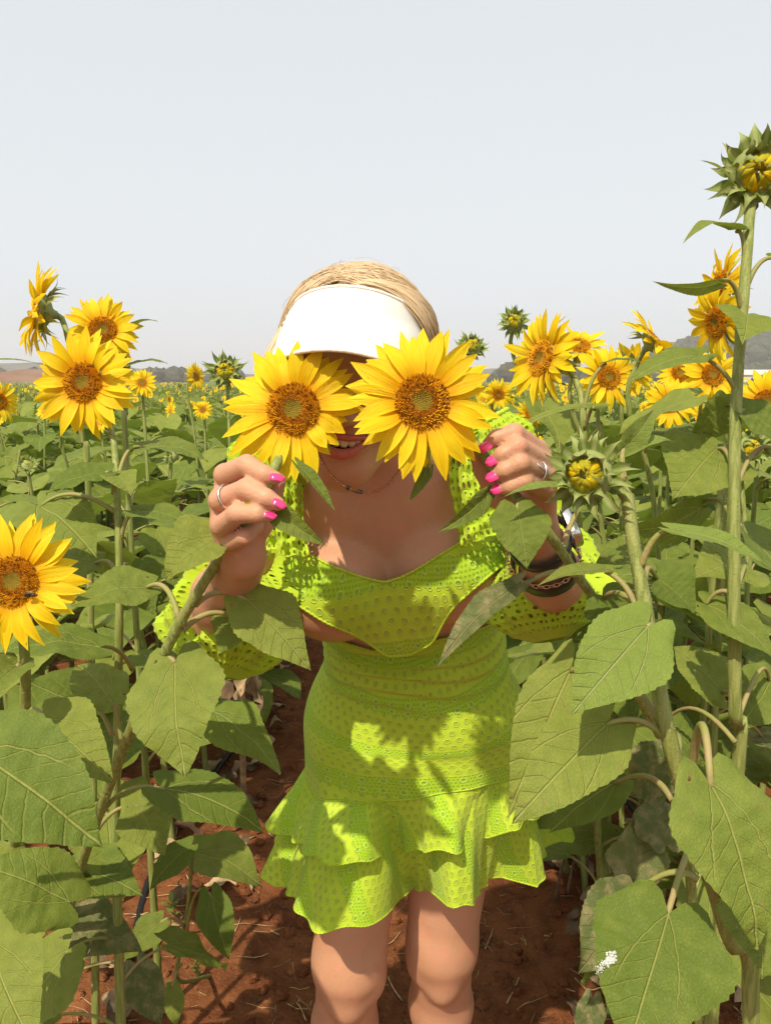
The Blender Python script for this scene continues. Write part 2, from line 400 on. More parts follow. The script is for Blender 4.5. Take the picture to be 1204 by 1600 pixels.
def floret_mesh():
    b = Bag(); N = 620; ga = math.pi*(3-5**.5); rs = np.random.RandomState(5)
    for i in range(N):
        r = math.sqrt((i+.5)/N); th = i*ga; z = .02+.065*math.cos(r*1.4)-.05*math.exp(-(r/.3)**2)
        c = np.array([r*DISC*math.cos(th), r*DISC*math.sin(th), z]); out = np.array([math.cos(th),math.sin(th),0])
        if r < .36: h, w_, m, lean = .012, .012, 0, -.3
        elif r < .58: h, w_, m, lean = .030+.012*rs.rand(), .009, (1 if rs.rand()<.24 else 3), -.25
        else: h, w_, m, lean = .042+.022*rs.rand(), .010, (1 if rs.rand()<.26 else 2), .15+.5*(r-.58)
        d = nrm(np.array([0,0,1.])+out*lean+rs.randn(3)*.12); a = nrm(np.cross(d,[.3,.5,.1])); e = np.cross(d,a)
        ring = [c+w_*(a*math.cos(k*2.094)+e*math.sin(k*2.094)) for k in range(3)]
        top = [c+d*h+w_*.75*(a*math.cos(k*2.094)+e*math.sin(k*2.094)) for k in range(3)]
        b.add(ring+top+[c+d*h*1.15], [[0,1,4,3],[1,2,5,4],[2,0,3,5],[3,4,6],[4,5,6],[5,3,6]], None, m)
    return b.mesh('florets', [MT['floret_green'], MT['floret_brown'], MT['floret_gold'], MT['floret_orange']], False)
FLORETS = floret_mesh()
def frame_z(zv, roll=0.0):
    z = Vector(zv).normalized(); x = Vector((0,0,1)).cross(z)
    if x.length < .05: x = Vector((1,0,0))
    x.normalize(); y = z.cross(x)
    return Matrix(((x.x,y.x,z.x,0),(x.y,y.y,z.y,0),(x.z,y.z,z.z,0),(0,0,0,1))) @ Matrix.Rotation(roll,4,'Z')
def flower(pl, c, facing, R, n=38, seed=0, elev=(.10,.16), florets=True, bracts=12, backlayer=(-.10,.14), droop=0.0, short=()):
    """flower head at (px,py,d) with its parts, as a part of plant pl"""
    rs = np.random.RandomState(seed+11)
    C = (P(*c) if not isinstance(c,np.ndarray) else c) - pl.base
    roll = rs.rand()*6; M = Matrix.Translation(Vector(C)) @ frame_z(facing, roll) @ Matrix.Scale(R,4)
    fh = link('flower_head', DISCM, pl.o, M)
    if florets:
        fl = link('florets', FLORETS, fh); fl['kind'] = 'stuff'
    for i in range(n):
        back = i % 2
        ph = (i+rs.uniform(-.35,.35))*2*math.pi/n
        e, sp = backlayer if back else elev
        el = e+rs.randn()*sp
        # petals hanging below the head droop with their weight
        ln = rs.uniform(.86,1.10)
        for a_, w_, k_ in short:
            if abs((ph+roll-rad(a_)+math.pi) % (2*math.pi) - math.pi) < rad(w_): ln *= k_
        m = (Matrix.Rotation(ph,4,'Z') @ Matrix.Translation(Vector((DISC*.90,0,(-.035 if back else .012)))) @ Matrix.Rotation(-el,4,'Y')
             @ Matrix.Rotation(rs.uniform(-.3,.3),4,'X') @ Matrix.Diagonal((ln, rs.uniform(.85,1.15), rs.uniform(.6,1.3), 1)))
        link('petal', PETALS[rs.randint(len(PETALS))], fh, m)
    for i in range(bracts):
        ph = (i+rs.uniform(-.3,.3))*2*math.pi/bracts
        m = (Matrix.Rotation(ph,4,'Z') @ Matrix.Translation(Vector((DISC*.86,0,-.13))) @ Matrix.Rotation(rs.uniform(.1,.75),4,'Y') @ Matrix.Diagonal((rs.uniform(.8,1.1),rs.uniform(.9,1.3),1,1)))
        link('bract', BRACTS[rs.randint(5)], fh, m)
    return fh
def budhead_mesh():
    n = 24; r2 = np.array([.02,.3,.50,.62,.66,.60,.46,.28,.2]); z2 = np.array([.14,.16,.14,.02,-.15,-.33,-.46,-.55,-.72])
    th = np.linspace(0,2*np.pi,n,endpoint=False)
    v = np.stack([np.outer(r2,np.cos(th)), np.outer(r2,np.sin(th)), np.outer(z2,np.ones(n))],-1).reshape(-1,3)
    return make_mesh('flower_head', v, grid_faces(len(r2),n,True)[:, ::-1], MT['bract'], np.zeros((len(v),2)))
BUDM = budhead_mesh()
def budpetal_mesh(i):
    rs = np.random.RandomState(40+i); rows, cols = 8, 3; t = np.linspace(0,1,rows); u = np.linspace(-1,1,cols)
    hw = .055*np.sin(np.pi*np.clip(t*.85+.15,0,1))**.7; tt, uu = np.meshgrid(t,u,indexing='ij')
    x = uu*hw[:,None] + rs.uniform(-.12,.12)*tt**2; y = .44-.44*tt**1.3*rs.uniform(.75,1.0)
    z = .12+.30*np.sin(np.pi*np.clip(tt,0,1)*.62)*rs.uniform(.7,1.1) + .03*np.cos(uu*2)
    return make_mesh('petal', np.stack([y,x,z],-1).reshape(-1,3), grid_faces(rows,cols), MT['petal_bud'] if i%3 else MT['petal'], np.stack([uu*.3,tt],-1).reshape(-1,2))
BUDPETALS = [budpetal_mesh(i) for i in range(6)]
BB = []
for i in range(6):
    v, f, uv = bract_geo((.62,.70,.56,.66,.60,.74)[i], (.36,.30,.38,.33,.3,.34)[i], (.20,.30,.10,-.1,.28,.05)[i], (-.35,.25,-.5,-.3,.4,-.2)[i], 8, 4); BB.append(make_mesh('bract', v, f, MT['bract'], uv))
def bud(pl, c, facing, R, seed=0, opened=0.0, nb=(13,12,11)):
    """closed green head, R = radius with bracts"""
    rs = np.random.RandomState(seed+5)
    C = (P(*c) if not isinstance(c,np.ndarray) else c) - pl.base
    M = Matrix.Translation(Vector(C)) @ frame_z(facing, rs.rand()*6) @ Matrix.Scale(R,4)
    fh = link('flower_head', BUDM, pl.o, M)
    np_ = 34
    for i in range(np_):
        m = Matrix.Rotation((i+rs.uniform(-.4,.4))*2*math.pi/np_,4,'Z') @ Matrix.Diagonal((rs.uniform(.85,1.1),rs.uniform(.8,1.4),rs.uniform(.75,1.15),1))
        link('petal', BUDPETALS[rs.randint(6)], fh, m)
    for k, (n, r, z, e0) in enumerate(((nb[0],.50,.10,1.12),(nb[1],.62,-.06,.55),(nb[2],.62,-.26,.02))):
        for i in range(n):
            ph = (i+.5*k+rs.uniform(-.3,.3))*2*math.pi/n
            m = (Matrix.Rotation(ph,4,'Z') @ Matrix.Translation(Vector((r*.92,0,z))) @ Matrix.Rotation(-(e0+rs.uniform(-.35,.3)),4,'Y') @ Matrix.Rotation(rs.uniform(-.35,.35),4,'X')
                 @ Matrix.Diagonal((rs.uniform(.75,1.1)*(.8 if k==0 else 1),rs.uniform(.8,1.15),1,1)))
            link('bract', BB[rs.randint(6)], fh, m)
    return fh
# ------------------------------------------------------------------ the plants round the woman
def auto_leaves(pl, n, t0, t1, size, seed, rows=22, cols=6, mat='leaf', keep=None, pet=.11, downmin=.1, downmax=.8):
    rs = np.random.RandomState(seed); a0 = rs.rand()*6
    for i in range(n):
        tt = t0+(t1-t0)*(i+.5)/n
        S = pl.path[int(tt*(len(pl.path)-1))]
        for _ in range(12):
            az = a0+i*2.4+rs.uniform(-.5,.5); out = np.array([math.cos(az),math.sin(az),0])
            sz = size*rs.uniform(.75,1.15)*(1-.35*max(0,.3-tt)/.3)
            pl_ = pet*rs.uniform(.7,1.2)*(.6+.6*tt)
            B = S+out*pl_*.85+np.array([0,0,pl_*rs.uniform(.25,.6)])
            dn = rs.uniform(downmin,downmax); a = nrm(out*math.cos(dn)-np.array([0,0,math.sin(dn)])+rs.randn(3)*.12)
            if keep is None or keep(B+a*sz*.5, B+a*sz): break
            a0 += .7
        else: continue
        N = np.array([0,0,1.])*math.cos(dn)+out*math.sin(dn)+rs.randn(3)*.18
        v, f, uv = leaf_geo(B, B+a*sz, N, sz*rs.uniform(.78,1.0), arch=rs.uniform(.04,.14), fold=rs.uniform(.02,.25), wave=rs.uniform(.03,.09), rows=rows, cols=cols, seed=seed*31+i)
        lo = link('leaf', make_mesh('leaf', v-pl.base, f, MT[mat], uv), pl.o)
        v, f, uv = petiole_geo(S, B, a, .0024, .2, 8, 5); link('petiole', make_mesh('petiole', v-pl.base, f, MT['petiole'], uv), lo)

C1 = (0,.55,.83)
# --- plant whose flower the woman holds over her right eye (left in the photo)
a = Plant('leaning sunflower whose bloom is held before the eye at left, under the brim\'s low end', (-.74,1.46,0))
a.stem([(458,640,.748),(442,700,.728),(405,783,.672),(378,826,.69),(322,905,.74),(262,1010,.80),(205,1140,.89),(158,1262,1.02),(118,1380,1.16),(92,1490,1.32)], [.0045,.005,.0062,.0072,.0085,.010,.011,.011], hairs=700)
flower(a, (459,640,.728), cdir(-.10,.10,1), .0690, 37, 3, elev=(.02,.18), backlayer=(-.22,.15), bracts=13, short=((-32,26,.62),))
a.leaf((343,840,.72),(258,907,.70),112,(-.25,.5,.85),at=(360,846,.70),fold=.45,arch=.10)
a.leaf((384,936,.77),(485,1048,.75),108,(.15,.5,.85),at=(304,946,.765),parch=.35,fold=.10,arch=.08)
a.leaf((366,962,.80),(345,1022,.80),62,(-.2,-.3,-.9),at=(285,985,.785),fold=.1)
a.leaf((400,968,.82),(470,1030,.83),70,(.1,.75,-.5),pet=False,fold=.1)
a.leaf((274,1034,.80),(292,1216,.74),158,(-.1,.35,.93),at=(246,1042,.815),r=.003,parch=.5,fold=.06,arch=.12,wave=.06)
a.leaf((232,918,.83),(110,948,.80),100,(-.1,.8,.6),at=(280,968,.785),parch=.45,fold=.12)
a.leaf((428,798,.672),(509,853,.66),40,(.35,-.2,.9),pet=False,fold=.5,arch=.18,rows=26,serr=.01)
a.leaf((466,728,.70),(524,800,.69),24,(.6,.2,.8),pet=False,fold=.5,serr=.01,arch=.05)
a.leaf((330,1112,.93),(438,1210,.90),112,(.30,.85,.45),at=(215,1125,.875),fold=.05,mat='leaf_young')
a.leaf((175,1098,.92),(120,1040,.98),84,(.1,.85,.5),at=(192,1168,.92),fold=.15)
a.leaf((255,1232,1.00),(412,1300,.98),104,(.15,.9,.45),at=(160,1270,1.02),parch=.30,fold=.12)
a.leaf((215,1256,1.08),(258,1338,1.05),84,(.1,.5,.8),at=(138,1325,1.09),parch=.3)
a.leaf((118,1360,1.16),(224,1402,1.12),98,(.1,.8,.5),at=(66,1372,1.1),fold=.2,mat='leaf')
a.leaf((108,1440,1.22),(222,1486,1.20),88,(.1,.75,.6),pet=False,fold=.1,mat='leaf_old')
a.leaf((214,1508,1.34),(252,1600,1.30),64,(.1,.4,.9),at=(100,1534,1.35),parch=.2,mat='leaf_old')

# --- cut-off flower at the left edge
b = Plant('sunflower with a big bloom cut by the left photo edge, a bee on it', (-.69,1.16,0))
b.stem([(24,915,.825),(38,1010,.83),(40,1085,.86),(36,1160,.90),(22,1330,1.02),(12,1480,1.18)], [.005,.0062,.0075,.009,.010,.011])
flower(b, (22,908,.80), cdir(.03,.10,1), .0720, 38, 21, elev=(.05,.18), backlayer=(-.12,.15))
b.leaf((28,1040,.82),(-30,1105,.76),86,(.1,.6,.8),at=(40,1050,.85),fold=.5)
b.leaf((70,1124,.84),(178,1223,.80),122,(.1,.62,.78),at=(38,1158,.90),parch=.5,fold=.10,arch=.08)
b.leaf((-52,1168,.72),(161,1324,.70),205,(.05,.72,.70),at=(-60,1290,.86),r=.0035,fold=.10,arch=.10,wave=.04)
b.leaf((128,1098,.98),(48,1066,1.0),92,(-.1,.2,.95),at=(176,1150,.95),parch=.4,fold=.1)
b.leaf((108,1410,.98),(-40,1352,.96),128,(-.05,.75,.6),at=(60,1440,1.1),fold=.1,arch=.12)
b.leaf((-14,1470,1.0),(55,1640,.92),140,(.1,.5,.8),pet=False)
b.leaf((40,1522,1.22),(68,1602,1.2),48,(.2,.5,.8),at=(75,1495,1.3),mat='leaf_yellow',label='dry yellow hanging leaf',parch=.3)
b.leaf((-10,1340,1.0),(50,1420,1.0),90,(.1,.55,.8),pet=False)

# --- tall bright flower left
c = Plant('tall sunflower whose bright round bloom is the lowest of the three clustered at left', (-.43,1.06,0))
c.stem([(134,602,1.11),(160,640,1.12),(178,690,1.10),(184,800,1.07),(187,900,1.07),(186,1010,1.09),(184,1160,1.13),(182,1340,1.2)], [.0045,.005,.006,.0068,.0075,.008,.0085])
flower(c, (131,598,1.08), cdir(-.08,.05,1), .0765, 40, 33, elev=(.05,.2), backlayer=(-.15,.18), droop=.1)
c.leaf((180,742,1.05),(205,775,1.0),56,(.2,.7,.6),pet=False,fold=.2)
c.leaf((168,738,1.05),(72,772,1.02),92,(-.1,.85,.5),at=(178,772,1.08),parch=.5)
c.leaf((222,700,1.12),(325,720,1.10),78,(.1,.9,.4),at=(186,745,1.08),parch=.5)
c.leaf((60,790,1.10),(152,872,1.02),118,(.05,.75,.6),at=(180,800,1.07),parch=.3)
c.leaf((212,800,1.06),(300,824,1.03),60,(.1,.9,.45),at=(188,850,1.07),parch=.4)
c.leaf((155,1012,1.02),(-2,1020,.98),96,(-.05,.88,.45),at=(206,1046,1.08),parch=.3,fold=.1)
c.leaf((150,880,1.12),(60,905,1.12),90,(-.1,.85,.5),at=(184,900,1.07))
c.leaf((205,890,1.15),(240,960,1.12),78,(.1,.6,.8),at=(186,905,1.07))
auto_leaves(c, 5, .58, .86, .15, 81)

# --- two flowers behind it
d = Plant('sunflower bloom turned left in profile, topmost at the upper left', (-.55,1.25,0))
d.stem([(76,484,1.22),(98,500,1.22),(112,560,1.20),(128,680,1.22),(140,830,1.25)], [.0045,.0055,.007,.008])
flower(d, (60,486,1.21), cdir(-.92,.14,.42), .078, 32, 41, elev=(.18,.22), backlayer=(-.02,.18), bracts=16)
auto_leaves(d, 7, .3, .8, .16, 82)
e = Plant('sunflower bloom angled right, uppermost right of the three clustered at left', (-.50,1.5,0))
e.stem([(168,520,1.44),(192,560,1.44),(196,640,1.42),(200,760,1.44)], [.0045,.0055,.007,.008])
flower(e, (161,516,1.42), cdir(.30,.22,.95), .070, 34, 47, elev=(.16,.14), backlayer=(.02,.14))
e.leaf((199,514,1.45),(246,502,1.42),26,(0,.95,.2),at=(196,560,1.44))
e.leaf((202,572,1.44),(262,568,1.45),40,(.1,.95,.25),at=(197,600,1.43))
auto_leaves(e, 8, .25, .8, .17, 83)
f_ = Plant('sunflower bloom facing right, cut by the photo\'s left edge at the horizon', (-.98,1.9,0))
f_.stem([(-10,627,1.9),(-24,680,1.9),(-22,800,1.95)], [.0045,.006,.008])
flower(f_, (-2,627,1.9), cdir(.8,.1,.55), .056, 30, 51)
f_.leaf((-60,575,1.0),(78,574,1.05),22,(0,.95,.3),at=(-62,640,1.3))
auto_leaves(f_, 8, .2, .8, .18, 84)

# --- thin young plants in the lower left
g = Plant('thin low side shoot with small drooping leaves in the soil below the left leaves', (-.42,1.62,0), name='sunflower_seedling')
g.stem([(302,1322,1.38),(297,1380,1.42),(290,1450,1.47),(278,1530,1.55)], [.003,.004,.0045])
g.leaf((297,1324,1.38),(234,1390,1.36),54,(-.3,.6,.7),pet=False,fold=.2)
g.leaf((330,1398,1.40),(358,1500,1.37),58,(.1,.25,.95),at=(291,1462,1.46),parch=.6,fold=.1)
g.leaf((252,1440,1.44),(194,1500,1.42),52,(-.2,.5,.85),at=(288,1450,1.46),parch=.5)
g.leaf((270,1540,1.5),(276,1606,1.48),34,(.1,.35,.9),at=(284,1506,1.52),mat='leaf')

# --- tall plant with the high bud, right
r1 = Plant('very tall sunflower plant with a spiky closed bud high against the sky at right', (.46,.98,0))
r1.stem([(1184,290,.97),(1172,318,.965),(1166,400,.955),(1158,500,.95),(1150,620,.945),(1146,780,.945),(1146,960,.955),(1148,1120,.98),(1150,1230,1.01)], [.0065,.0068,.0078,.0085,.009,.0098,.0105,.011], hairs=500)
bud(r1, (1184,270,.955), cdir(-.42,-.26,1), .0525, 4)
r1.leaf((1140,285,.95),(1093,251,.93),14,(.3,.5,.8),pet=False,serr=.0,fold=.4)
r1.leaf((1150,362,.95),(1066,381,.90),44,(-.1,.90,.42),at=(1163,408,.955),parch=.6,fold=.1,arch=.16)
r1.leaf((1122,442,.92),(1019,440,.88),30,(0,-.75,.6),at=(1157,486,.95),parch=.55,fold=.2,arch=.1)
r1.leaf((1163,492,.93),(1160,536,.86),96,(.05,.62,.78),at=(1158,510,.95),parch=.2,fold=.12,arch=.1)
r1.leaf((1212,405,.96),(1290,430,.96),90,(.1,.8,.5),at=(1163,458,.955),parch=.5)
r1.leaf((1094,556,.93),(974,603,.90),62,(-.15,.72,.65),at=(1149,612,.945),parch=.15,fold=.12)
r1.leaf((1138,632,1.0),(1078,682,1.02),72,(.1,-.4,.9),at=(1147,690,.945),parch=.4,fold=.15)
r1.leaf((1112,632,1.06),(1140,630,1.06),50,(.1,-.4,.9),pet=False)
r1.leaf((1120,700,1.0),(1050,782,.95),150,(-.1,.55,.82),at=(1145,745,.945),parch=.3,fold=.06)
r1.leaf((1092,792,1.02),(955,832,.98),84,(-.05,-.55,.8),at=(1145,822,.945),parch=.5,fold=.2)
r1.leaf((1160,640,.95),(1225,700,.95),88,(.2,.6,.75),at=(1150,660,.945),parch=.3)
r1.leaf((1100,945,.98),(1216,1036,.93),96,(.15,.72,.66),at=(1146,930,.955),parch=.5,fold=.1)
r1.leaf((1165,890,1.05),(1080,905,.98),120,(-.05,.75,.65),at=(1147,930,.955),parch=.3)
r1.leaf((1208,700,.98),(1270,760,.96),90,(.2,.7,.7),at=(1148,770,.945),parch=.4)
r1.leaf((1130,1085,1.06),(1050,1010,1.1),90,(0,.7,.7),at=(1147,1110,.98),mat='leaf',parch=.3)
r1.leaf((1204,1060,1.08),(1150,1140,1.05),96,(.1,.4,.9),at=(1150,1130,.98),parch=.5)
r1.leaf((1185,1150,1.1),(1250,1190,1.05),70,(.1,.8,.5),at=(1150,1180,1.0),parch=.4,mat='leaf_old')
r1.leaf((1030,1130,1.12),(1100,1200,1.1),84,(.1,.7,.6),at=(1148,1160,.98),parch=.4)

# --- near plant with the half-open bud in front of the woman's left hand
r2 = Plant('near sunflower plant with a half open yellow bud beside the woman\'s ringed hand', (.42,.74,0))
r2.stem([(958,748,.70),(978,772,.695),(987,840,.685),(1004,930,.68),(1019,1020,.685),(1037,1120,.69),(1062,1220,.70),(1100,1340,.73),(1140,1470,.76),(1172,1590,.79)], [.0055,.0066,.0074,.008,.0082,.0088,.0095,.010], hairs=900)
bud(r2, (916,742,.675), cdir(-.42,.02,.9), .0355, 9)
r2.leaf((972,702,.70),(1020,640,.70),46,(.25,-.1,.95),at=(972,752,.695),mat='leaf_young',fold=.3,arch=.1)
r2.leaf((968,716,.705),(1052,690,.71),36,(.15,.8,.55),at=(974,748,.695),mat='leaf_young',fold=.4,arch=.15)
r2.leaf((892,764,.68),(784,778,.66),24,(-.05,.85,.5),pet=False,mat='leaf_young',fold=.3)
r2.leaf((1053,831,.66),(1206,893,.63),50,(.15,.80,.55),at=(1000,888,.68),parch=.5,fold=.25,arch=.10,mat='leaf_young')
r2.leaf((1012,978,.665),(892,1118,.63),140,(-.15,.42,.9),at=(1016,990,.683),parch=.3,fold=.07,arch=.08,mat='leaf_young')
r2.leaf((948,892,.70),(838,916,.68),34,(-.1,.85,.5),at=(1003,976,.682),parch=.25,fold=.3)
r2.leaf((940,930,.76),(985,985,.74),105,(.1,.45,.9),at=(1008,962,.682),parch=.2)
r2.leaf((1010,870,.80),(930,880,.78),84,(-.1,.7,.6),pet=False)
r2.leaf((949,1130,.70),(799,1288,.66),130,(-.12,.50,.86),at=(1046,1162,.693),parch=.35,fold=.06,arch=.08)
r2.leaf((893,1044,.76),(792,1280,.74),112,(-.35,.25,.9),at=(1035,1140,.70),parch=.45,fold=.15,arch=.06)
r2.leaf((962,1222,.80),(857,1302,.78),84,(-.1,.72,.6),at=(1050,1250,.72),parch=.3,fold=.1)
r2.leaf((1107,1220,.60),(1182,1484,.555),190,(.12,.50,.86),at=(1076,1238,.70),r=.0034,parch=.9,fold=.06,arch=.12,wave=.05)
r2.leaf((1043,1428,.62),(975,1650,.57),222,(-.12,.58,.8),at=(1092,1330,.725),r=.003,parch=.35,fold=.06,arch=.08,wave=.05,label='leaf with a white bird dropping')
r2.leaf((985,1402,.76),(902,1522,.72),118,(-.2,.4,.9),at=(1090,1375,.73),parch=.4,fold=.25,arch=.2,wave=.12,mat='leaf_old')
r2.leaf((985,1378,.86),(1000,1260,.9),92,(-.1,-.1,.95),pet=False,mat='leaf_old',fold=.3,wave=.2)
r2.leaf((1180,1400,.72),(1188,1530,.68),150,(.1,.45,.9),at=(1120,1400,.745),fold=.1)
r2.leaf((1045,1180,.84),(985,1245,.86),90,(-.1,.6,.7),at=(1055,1200,.70),mat='leaf_old',wave=.12)
r2.leaf((1040,1320,.86),(1015,1240,.9),80,(-.1,.3,.9),pet=False,mat='leaf_old',wave=.15)
r2.leaf((1020,900,.78),(1085,960,.76),96,(.15,.6,.75),at=(1006,945,.682),fold=.3)
r2.leaf((925,1560,.80),(915,1650,.78),46,(-.3,.3,.9),pet=False,mat='leaf_old',wave=.25,fold=.4)

# --- plant whose flower is held at right
r3 = Plant('sunflower on a slanting stem, its darker disc bloom held by the ringed hand', (.62,1.28,0))
r3.stem([(664,632,.705),(694,655,.715),(742,692,.716),(796,766,.712),(848,822,.722),(908,908,.775),(945,965,.83),(988,1070,.93),(1025,1140,1.0),(1068,1250,1.1)], [.0045,.0048,.0062,.0075,.008,.009,.010], hairs=500)
flower(r3, (659,628,.677), cdir(.06,.05,1), .0670, 38, 5, elev=(.06,.18), backlayer=(-.12,.14), bracts=13)
r3.leaf((807,794,.69),(822,890,.67),96,(-.05,.40,.9),at=(815,787,.713),parch=.3,fold=.06)
r3.leaf((758,772,.70),(683,832,.68),36,(-.2,-.4,.8),at=(790,768,.712),parch=.2,fold=.4,serr=.01,arch=.15)
r3.leaf((668,732,.72),(638,784,.70),22,(.3,.3,.8),pet=False,serr=.0,fold=.4)
r3.leaf((808,918,.74),(682,1046,.70),52,(-.55,.30,.75),at=(900,900,.765),parch=.2,fold=.35,arch=.12,mat='leaf_old',label='drooping yellowish leaf')
r3.leaf((905,792,.78),(960,770,.8),40,(.1,.8,.5),at=(880,858,.75),parch=.1)
r3.leaf((960,1000,.90),(880,1005,.92),70,(-.1,.8,.5),at=(958,995,.85))
auto_leaves(r3, 5, .62, .9, .15, 86)

# --- right hand cluster behind
r4 = Plant('sunflower bloom turned left in profile, nearest one right of the woman\'s shoulder', (.50,1.5,0))
r4.stem([(858,562,1.19),(884,574,1.18),(904,605,1.17),(911,660,1.16),(912,720,1.18),(905,850,1.25)], [.0048,.006,.007,.008])
flower(r4, (847,560,1.18), cdir(-.86,.10,.5), .073, 34, 61, elev=(.12,.2), backlayer=(-.04,.16), bracts=16)
r4.leaf((930,640,1.10),(784,692,1.02),26,(-.05,.9,.4),at=(912,672,1.16),parch=.5,fold=.3)
r4.leaf((944,568,1.15),(1000,566,1.12),34,(.1,.9,.4),at=(912,640,1.16),parch=.3)
auto_leaves(r4, 8, .3, .8, .16, 87)
def minor(label, c, face, R, kind, base, seed, n=30, leaves=8, drop=(10,60)):
    R *= 1.15 if kind == 'flower' and c[0] > 860 else 1
    p = Plant(label, base); d = c[2]; fx = np.asarray(face)
    C = P(*c); K = C - nrm(fx)*R*(.30 if kind == 'flower' else .60)
    p.stem([K, K-nrm(fx)*R*.35-np.array([0,0,R*.35]), K-nrm(fx)*R*.45-np.array([0,0,R*1.3]), np.array([K[0]*.6+base[0]*.4, K[1]*.6+base[1]*.4, K[2]*.72])], [.0045,.0055,.0065,.008])
    if kind == 'flower': flower(p, c, fx, R, n, seed, bracts=12, florets=d < 2.2)
    else: bud(p, c, fx, R, seed)
    auto_leaves(p, leaves, .16, .85, .17, seed)
    return p
minor('sunflower bloom facing up behind a small leaf, right of the profile bloom', (903,541,1.62), cdir(.05,.75,.8), .058,'flower',(.62,1.75,0),201)
minor('sunflower bloom with a green centred disc facing straight out between the right blooms', (950,590,1.50), cdir(.05,.12,1), .055,'flower',(.64,1.6,0),202)
minor('sunflower bloom turned up right showing its green bracts on the left', (1022,533,1.45), cdir(.62,.55,.35), .062,'flower',(.66,1.62,0),203)
minor('small sunflower bloom facing right below the bloom with showing bracts', (1046,630,1.95), cdir(-.05,.05,1), .060,'flower',(.75,2.1,0),204)
minor('sunflower bloom half hidden under a broad leaf near the tall bud stem', (1062,584,2.0), cdir(0,.35,1), .058,'flower',(.80,2.2,0),205)
minor('round sunflower bloom crossed by a small leaf, beside the tall bud stem', (1112,586,1.75), cdir(.02,.10,1), .062,'flower',(.76,1.9,0),206)
minor('upper of two sunflower blooms in profile close behind the tall bud stem', (1124,446,1.25), cdir(-1,.22,.12), .056,'flower',(.60,1.35,0),207)
minor('lower of two sunflower blooms in profile close behind the tall bud stem', (1120,504,1.20), cdir(-1,-.2,.22), .056,'flower',(.58,1.22,0),208)
minor('closed green sunflower bud standing behind the profile bloom at the shoulder', (803,503,1.75), cdir(-.05,.15,1), .036,'bud',(.55,1.9,0),209)
minor('opening sunflower bud peeping over the held right bloom', (737,541,2.1), cdir(.1,.35,1), .042,'bud',(.42,2.3,0),210)
minor('sunflower bloom partly cut by the right photo edge below the horizon', (1196,628,1.6), cdir(-.3,.1,1), .060,'flower',(.82,1.7,0),211)
minor('half open sunflower bud low among the leaves at the right edge', (1172,700,1.6), cdir(-.1,.2,1), .040,'bud',(.80,1.55,0),212)
minor('opening sunflower bud left of the visor above the leafy field', (352,580,2.5), cdir(.1,.15,1), .062,'bud',(-.52,2.6,0),213)
minor('drooping sunflower bloom low between the held bloom and the profile bloom', (778,616,1.9), cdir(.2,-.1,.9), .040,'flower',(.52,2.0,0),214)
minor('small sunflower bloom showing below the profile bloom\'s petals', (828,648,1.8), cdir(.3,.2,.8), .038,'flower',(.56,2.05,0),215)
minor('sunflower bloom seen from behind between the right blooms', (985,575,1.8), cdir(.5,.3,-.6), .055,'flower',(.60,1.9,0),216)
minor('small sunflower bloom facing out, just right of the clustered left blooms', (222,598,2.3), cdir(.25,.2,.9), .045,'flower',(-.74,2.4,0),217)
minor('small sunflower bloom facing right on the horizon left of the visor', (306,588,3.2), cdir(.85,.1,.4), .060,'flower',(-.80,3.3,0),218)
minor('small open sunflower bloom low in the field left of the held flower', (317,640,3.0), cdir(.05,.1,1), .040,'flower',(-.72,3.1,0),219)
# ------------------------------------------------------------------ ground
def ground_z(x, y):
    z = .030*(vnoise(x*2.3, y*2.3, 1)-.5) + .022*(vnoise(x*7, y*7, 2)-.5) + .013*(vnoise(x*19, y*19, 3)-.5)*1.5 + .007*(vnoise(x*47, y*47, 4)-.5)
    rut = np.exp(-((np.abs(x)-.62)/.22)**2)*.03
    return z + rut - .01
def axis(segs):
    out = [np.array([segs[0][0]])]
    for a_, b_, n in segs: out.append(np.linspace(a_, b_, n+1)[1:])
    return np.concatenate(out)
gx = axis([(-690,-300,4),(-300,-60,5),(-60,-8,12),(-8,-2,14),(-2,-1.1,20),(-1.1,1.1,130),(1.1,2,20),(2,8,14),(8,60,12),(60,300,5),(300,690,4)])
gy = axis([(-195,-30,4),(-30,-2,6),(-2,1.0,14),(1.0,3.2,140),(3.2,5.5,70),(5.5,12,30),(12,60,20),(60,300,8),(300,795,6)])
GX, GY = np.meshgrid(gx, gy)
GZ = np.where((np.abs(GX)<9)&(GY>-3)&(GY<13), ground_z(GX,GY), 0)
s = NT('red_soil'); o = s.pos()
n1 = s.noise(1.6,4,o); n2 = s.noise(14,5,o,.65); n3 = s.noise(90,4,o,.7)
c = s.mix(s.ramp(n1,.3,.7), (.200,.070,.026), (.280,.110,.044)); c = s.mix(s.ramp(n2,.35,.7), c, (.13,.044,.018)); c = s.mix(s.math('MULTIPLY', s.ramp(n3,.52,.75), .55), c, (.32,.145,.07))
s.bsdf(c, .95, .08, s.bump(s.math('ADD', n2, s.math('MULTIPLY', n3, .6)), .8, .02)); MT['soil'] = s.m
gr = link('ground', make_mesh('ground', np.stack([GX,GY,GZ],-1).reshape(-1,3), grid_faces(len(gy),len(gx)), MT['soil'])); gr['kind'] = 'structure'

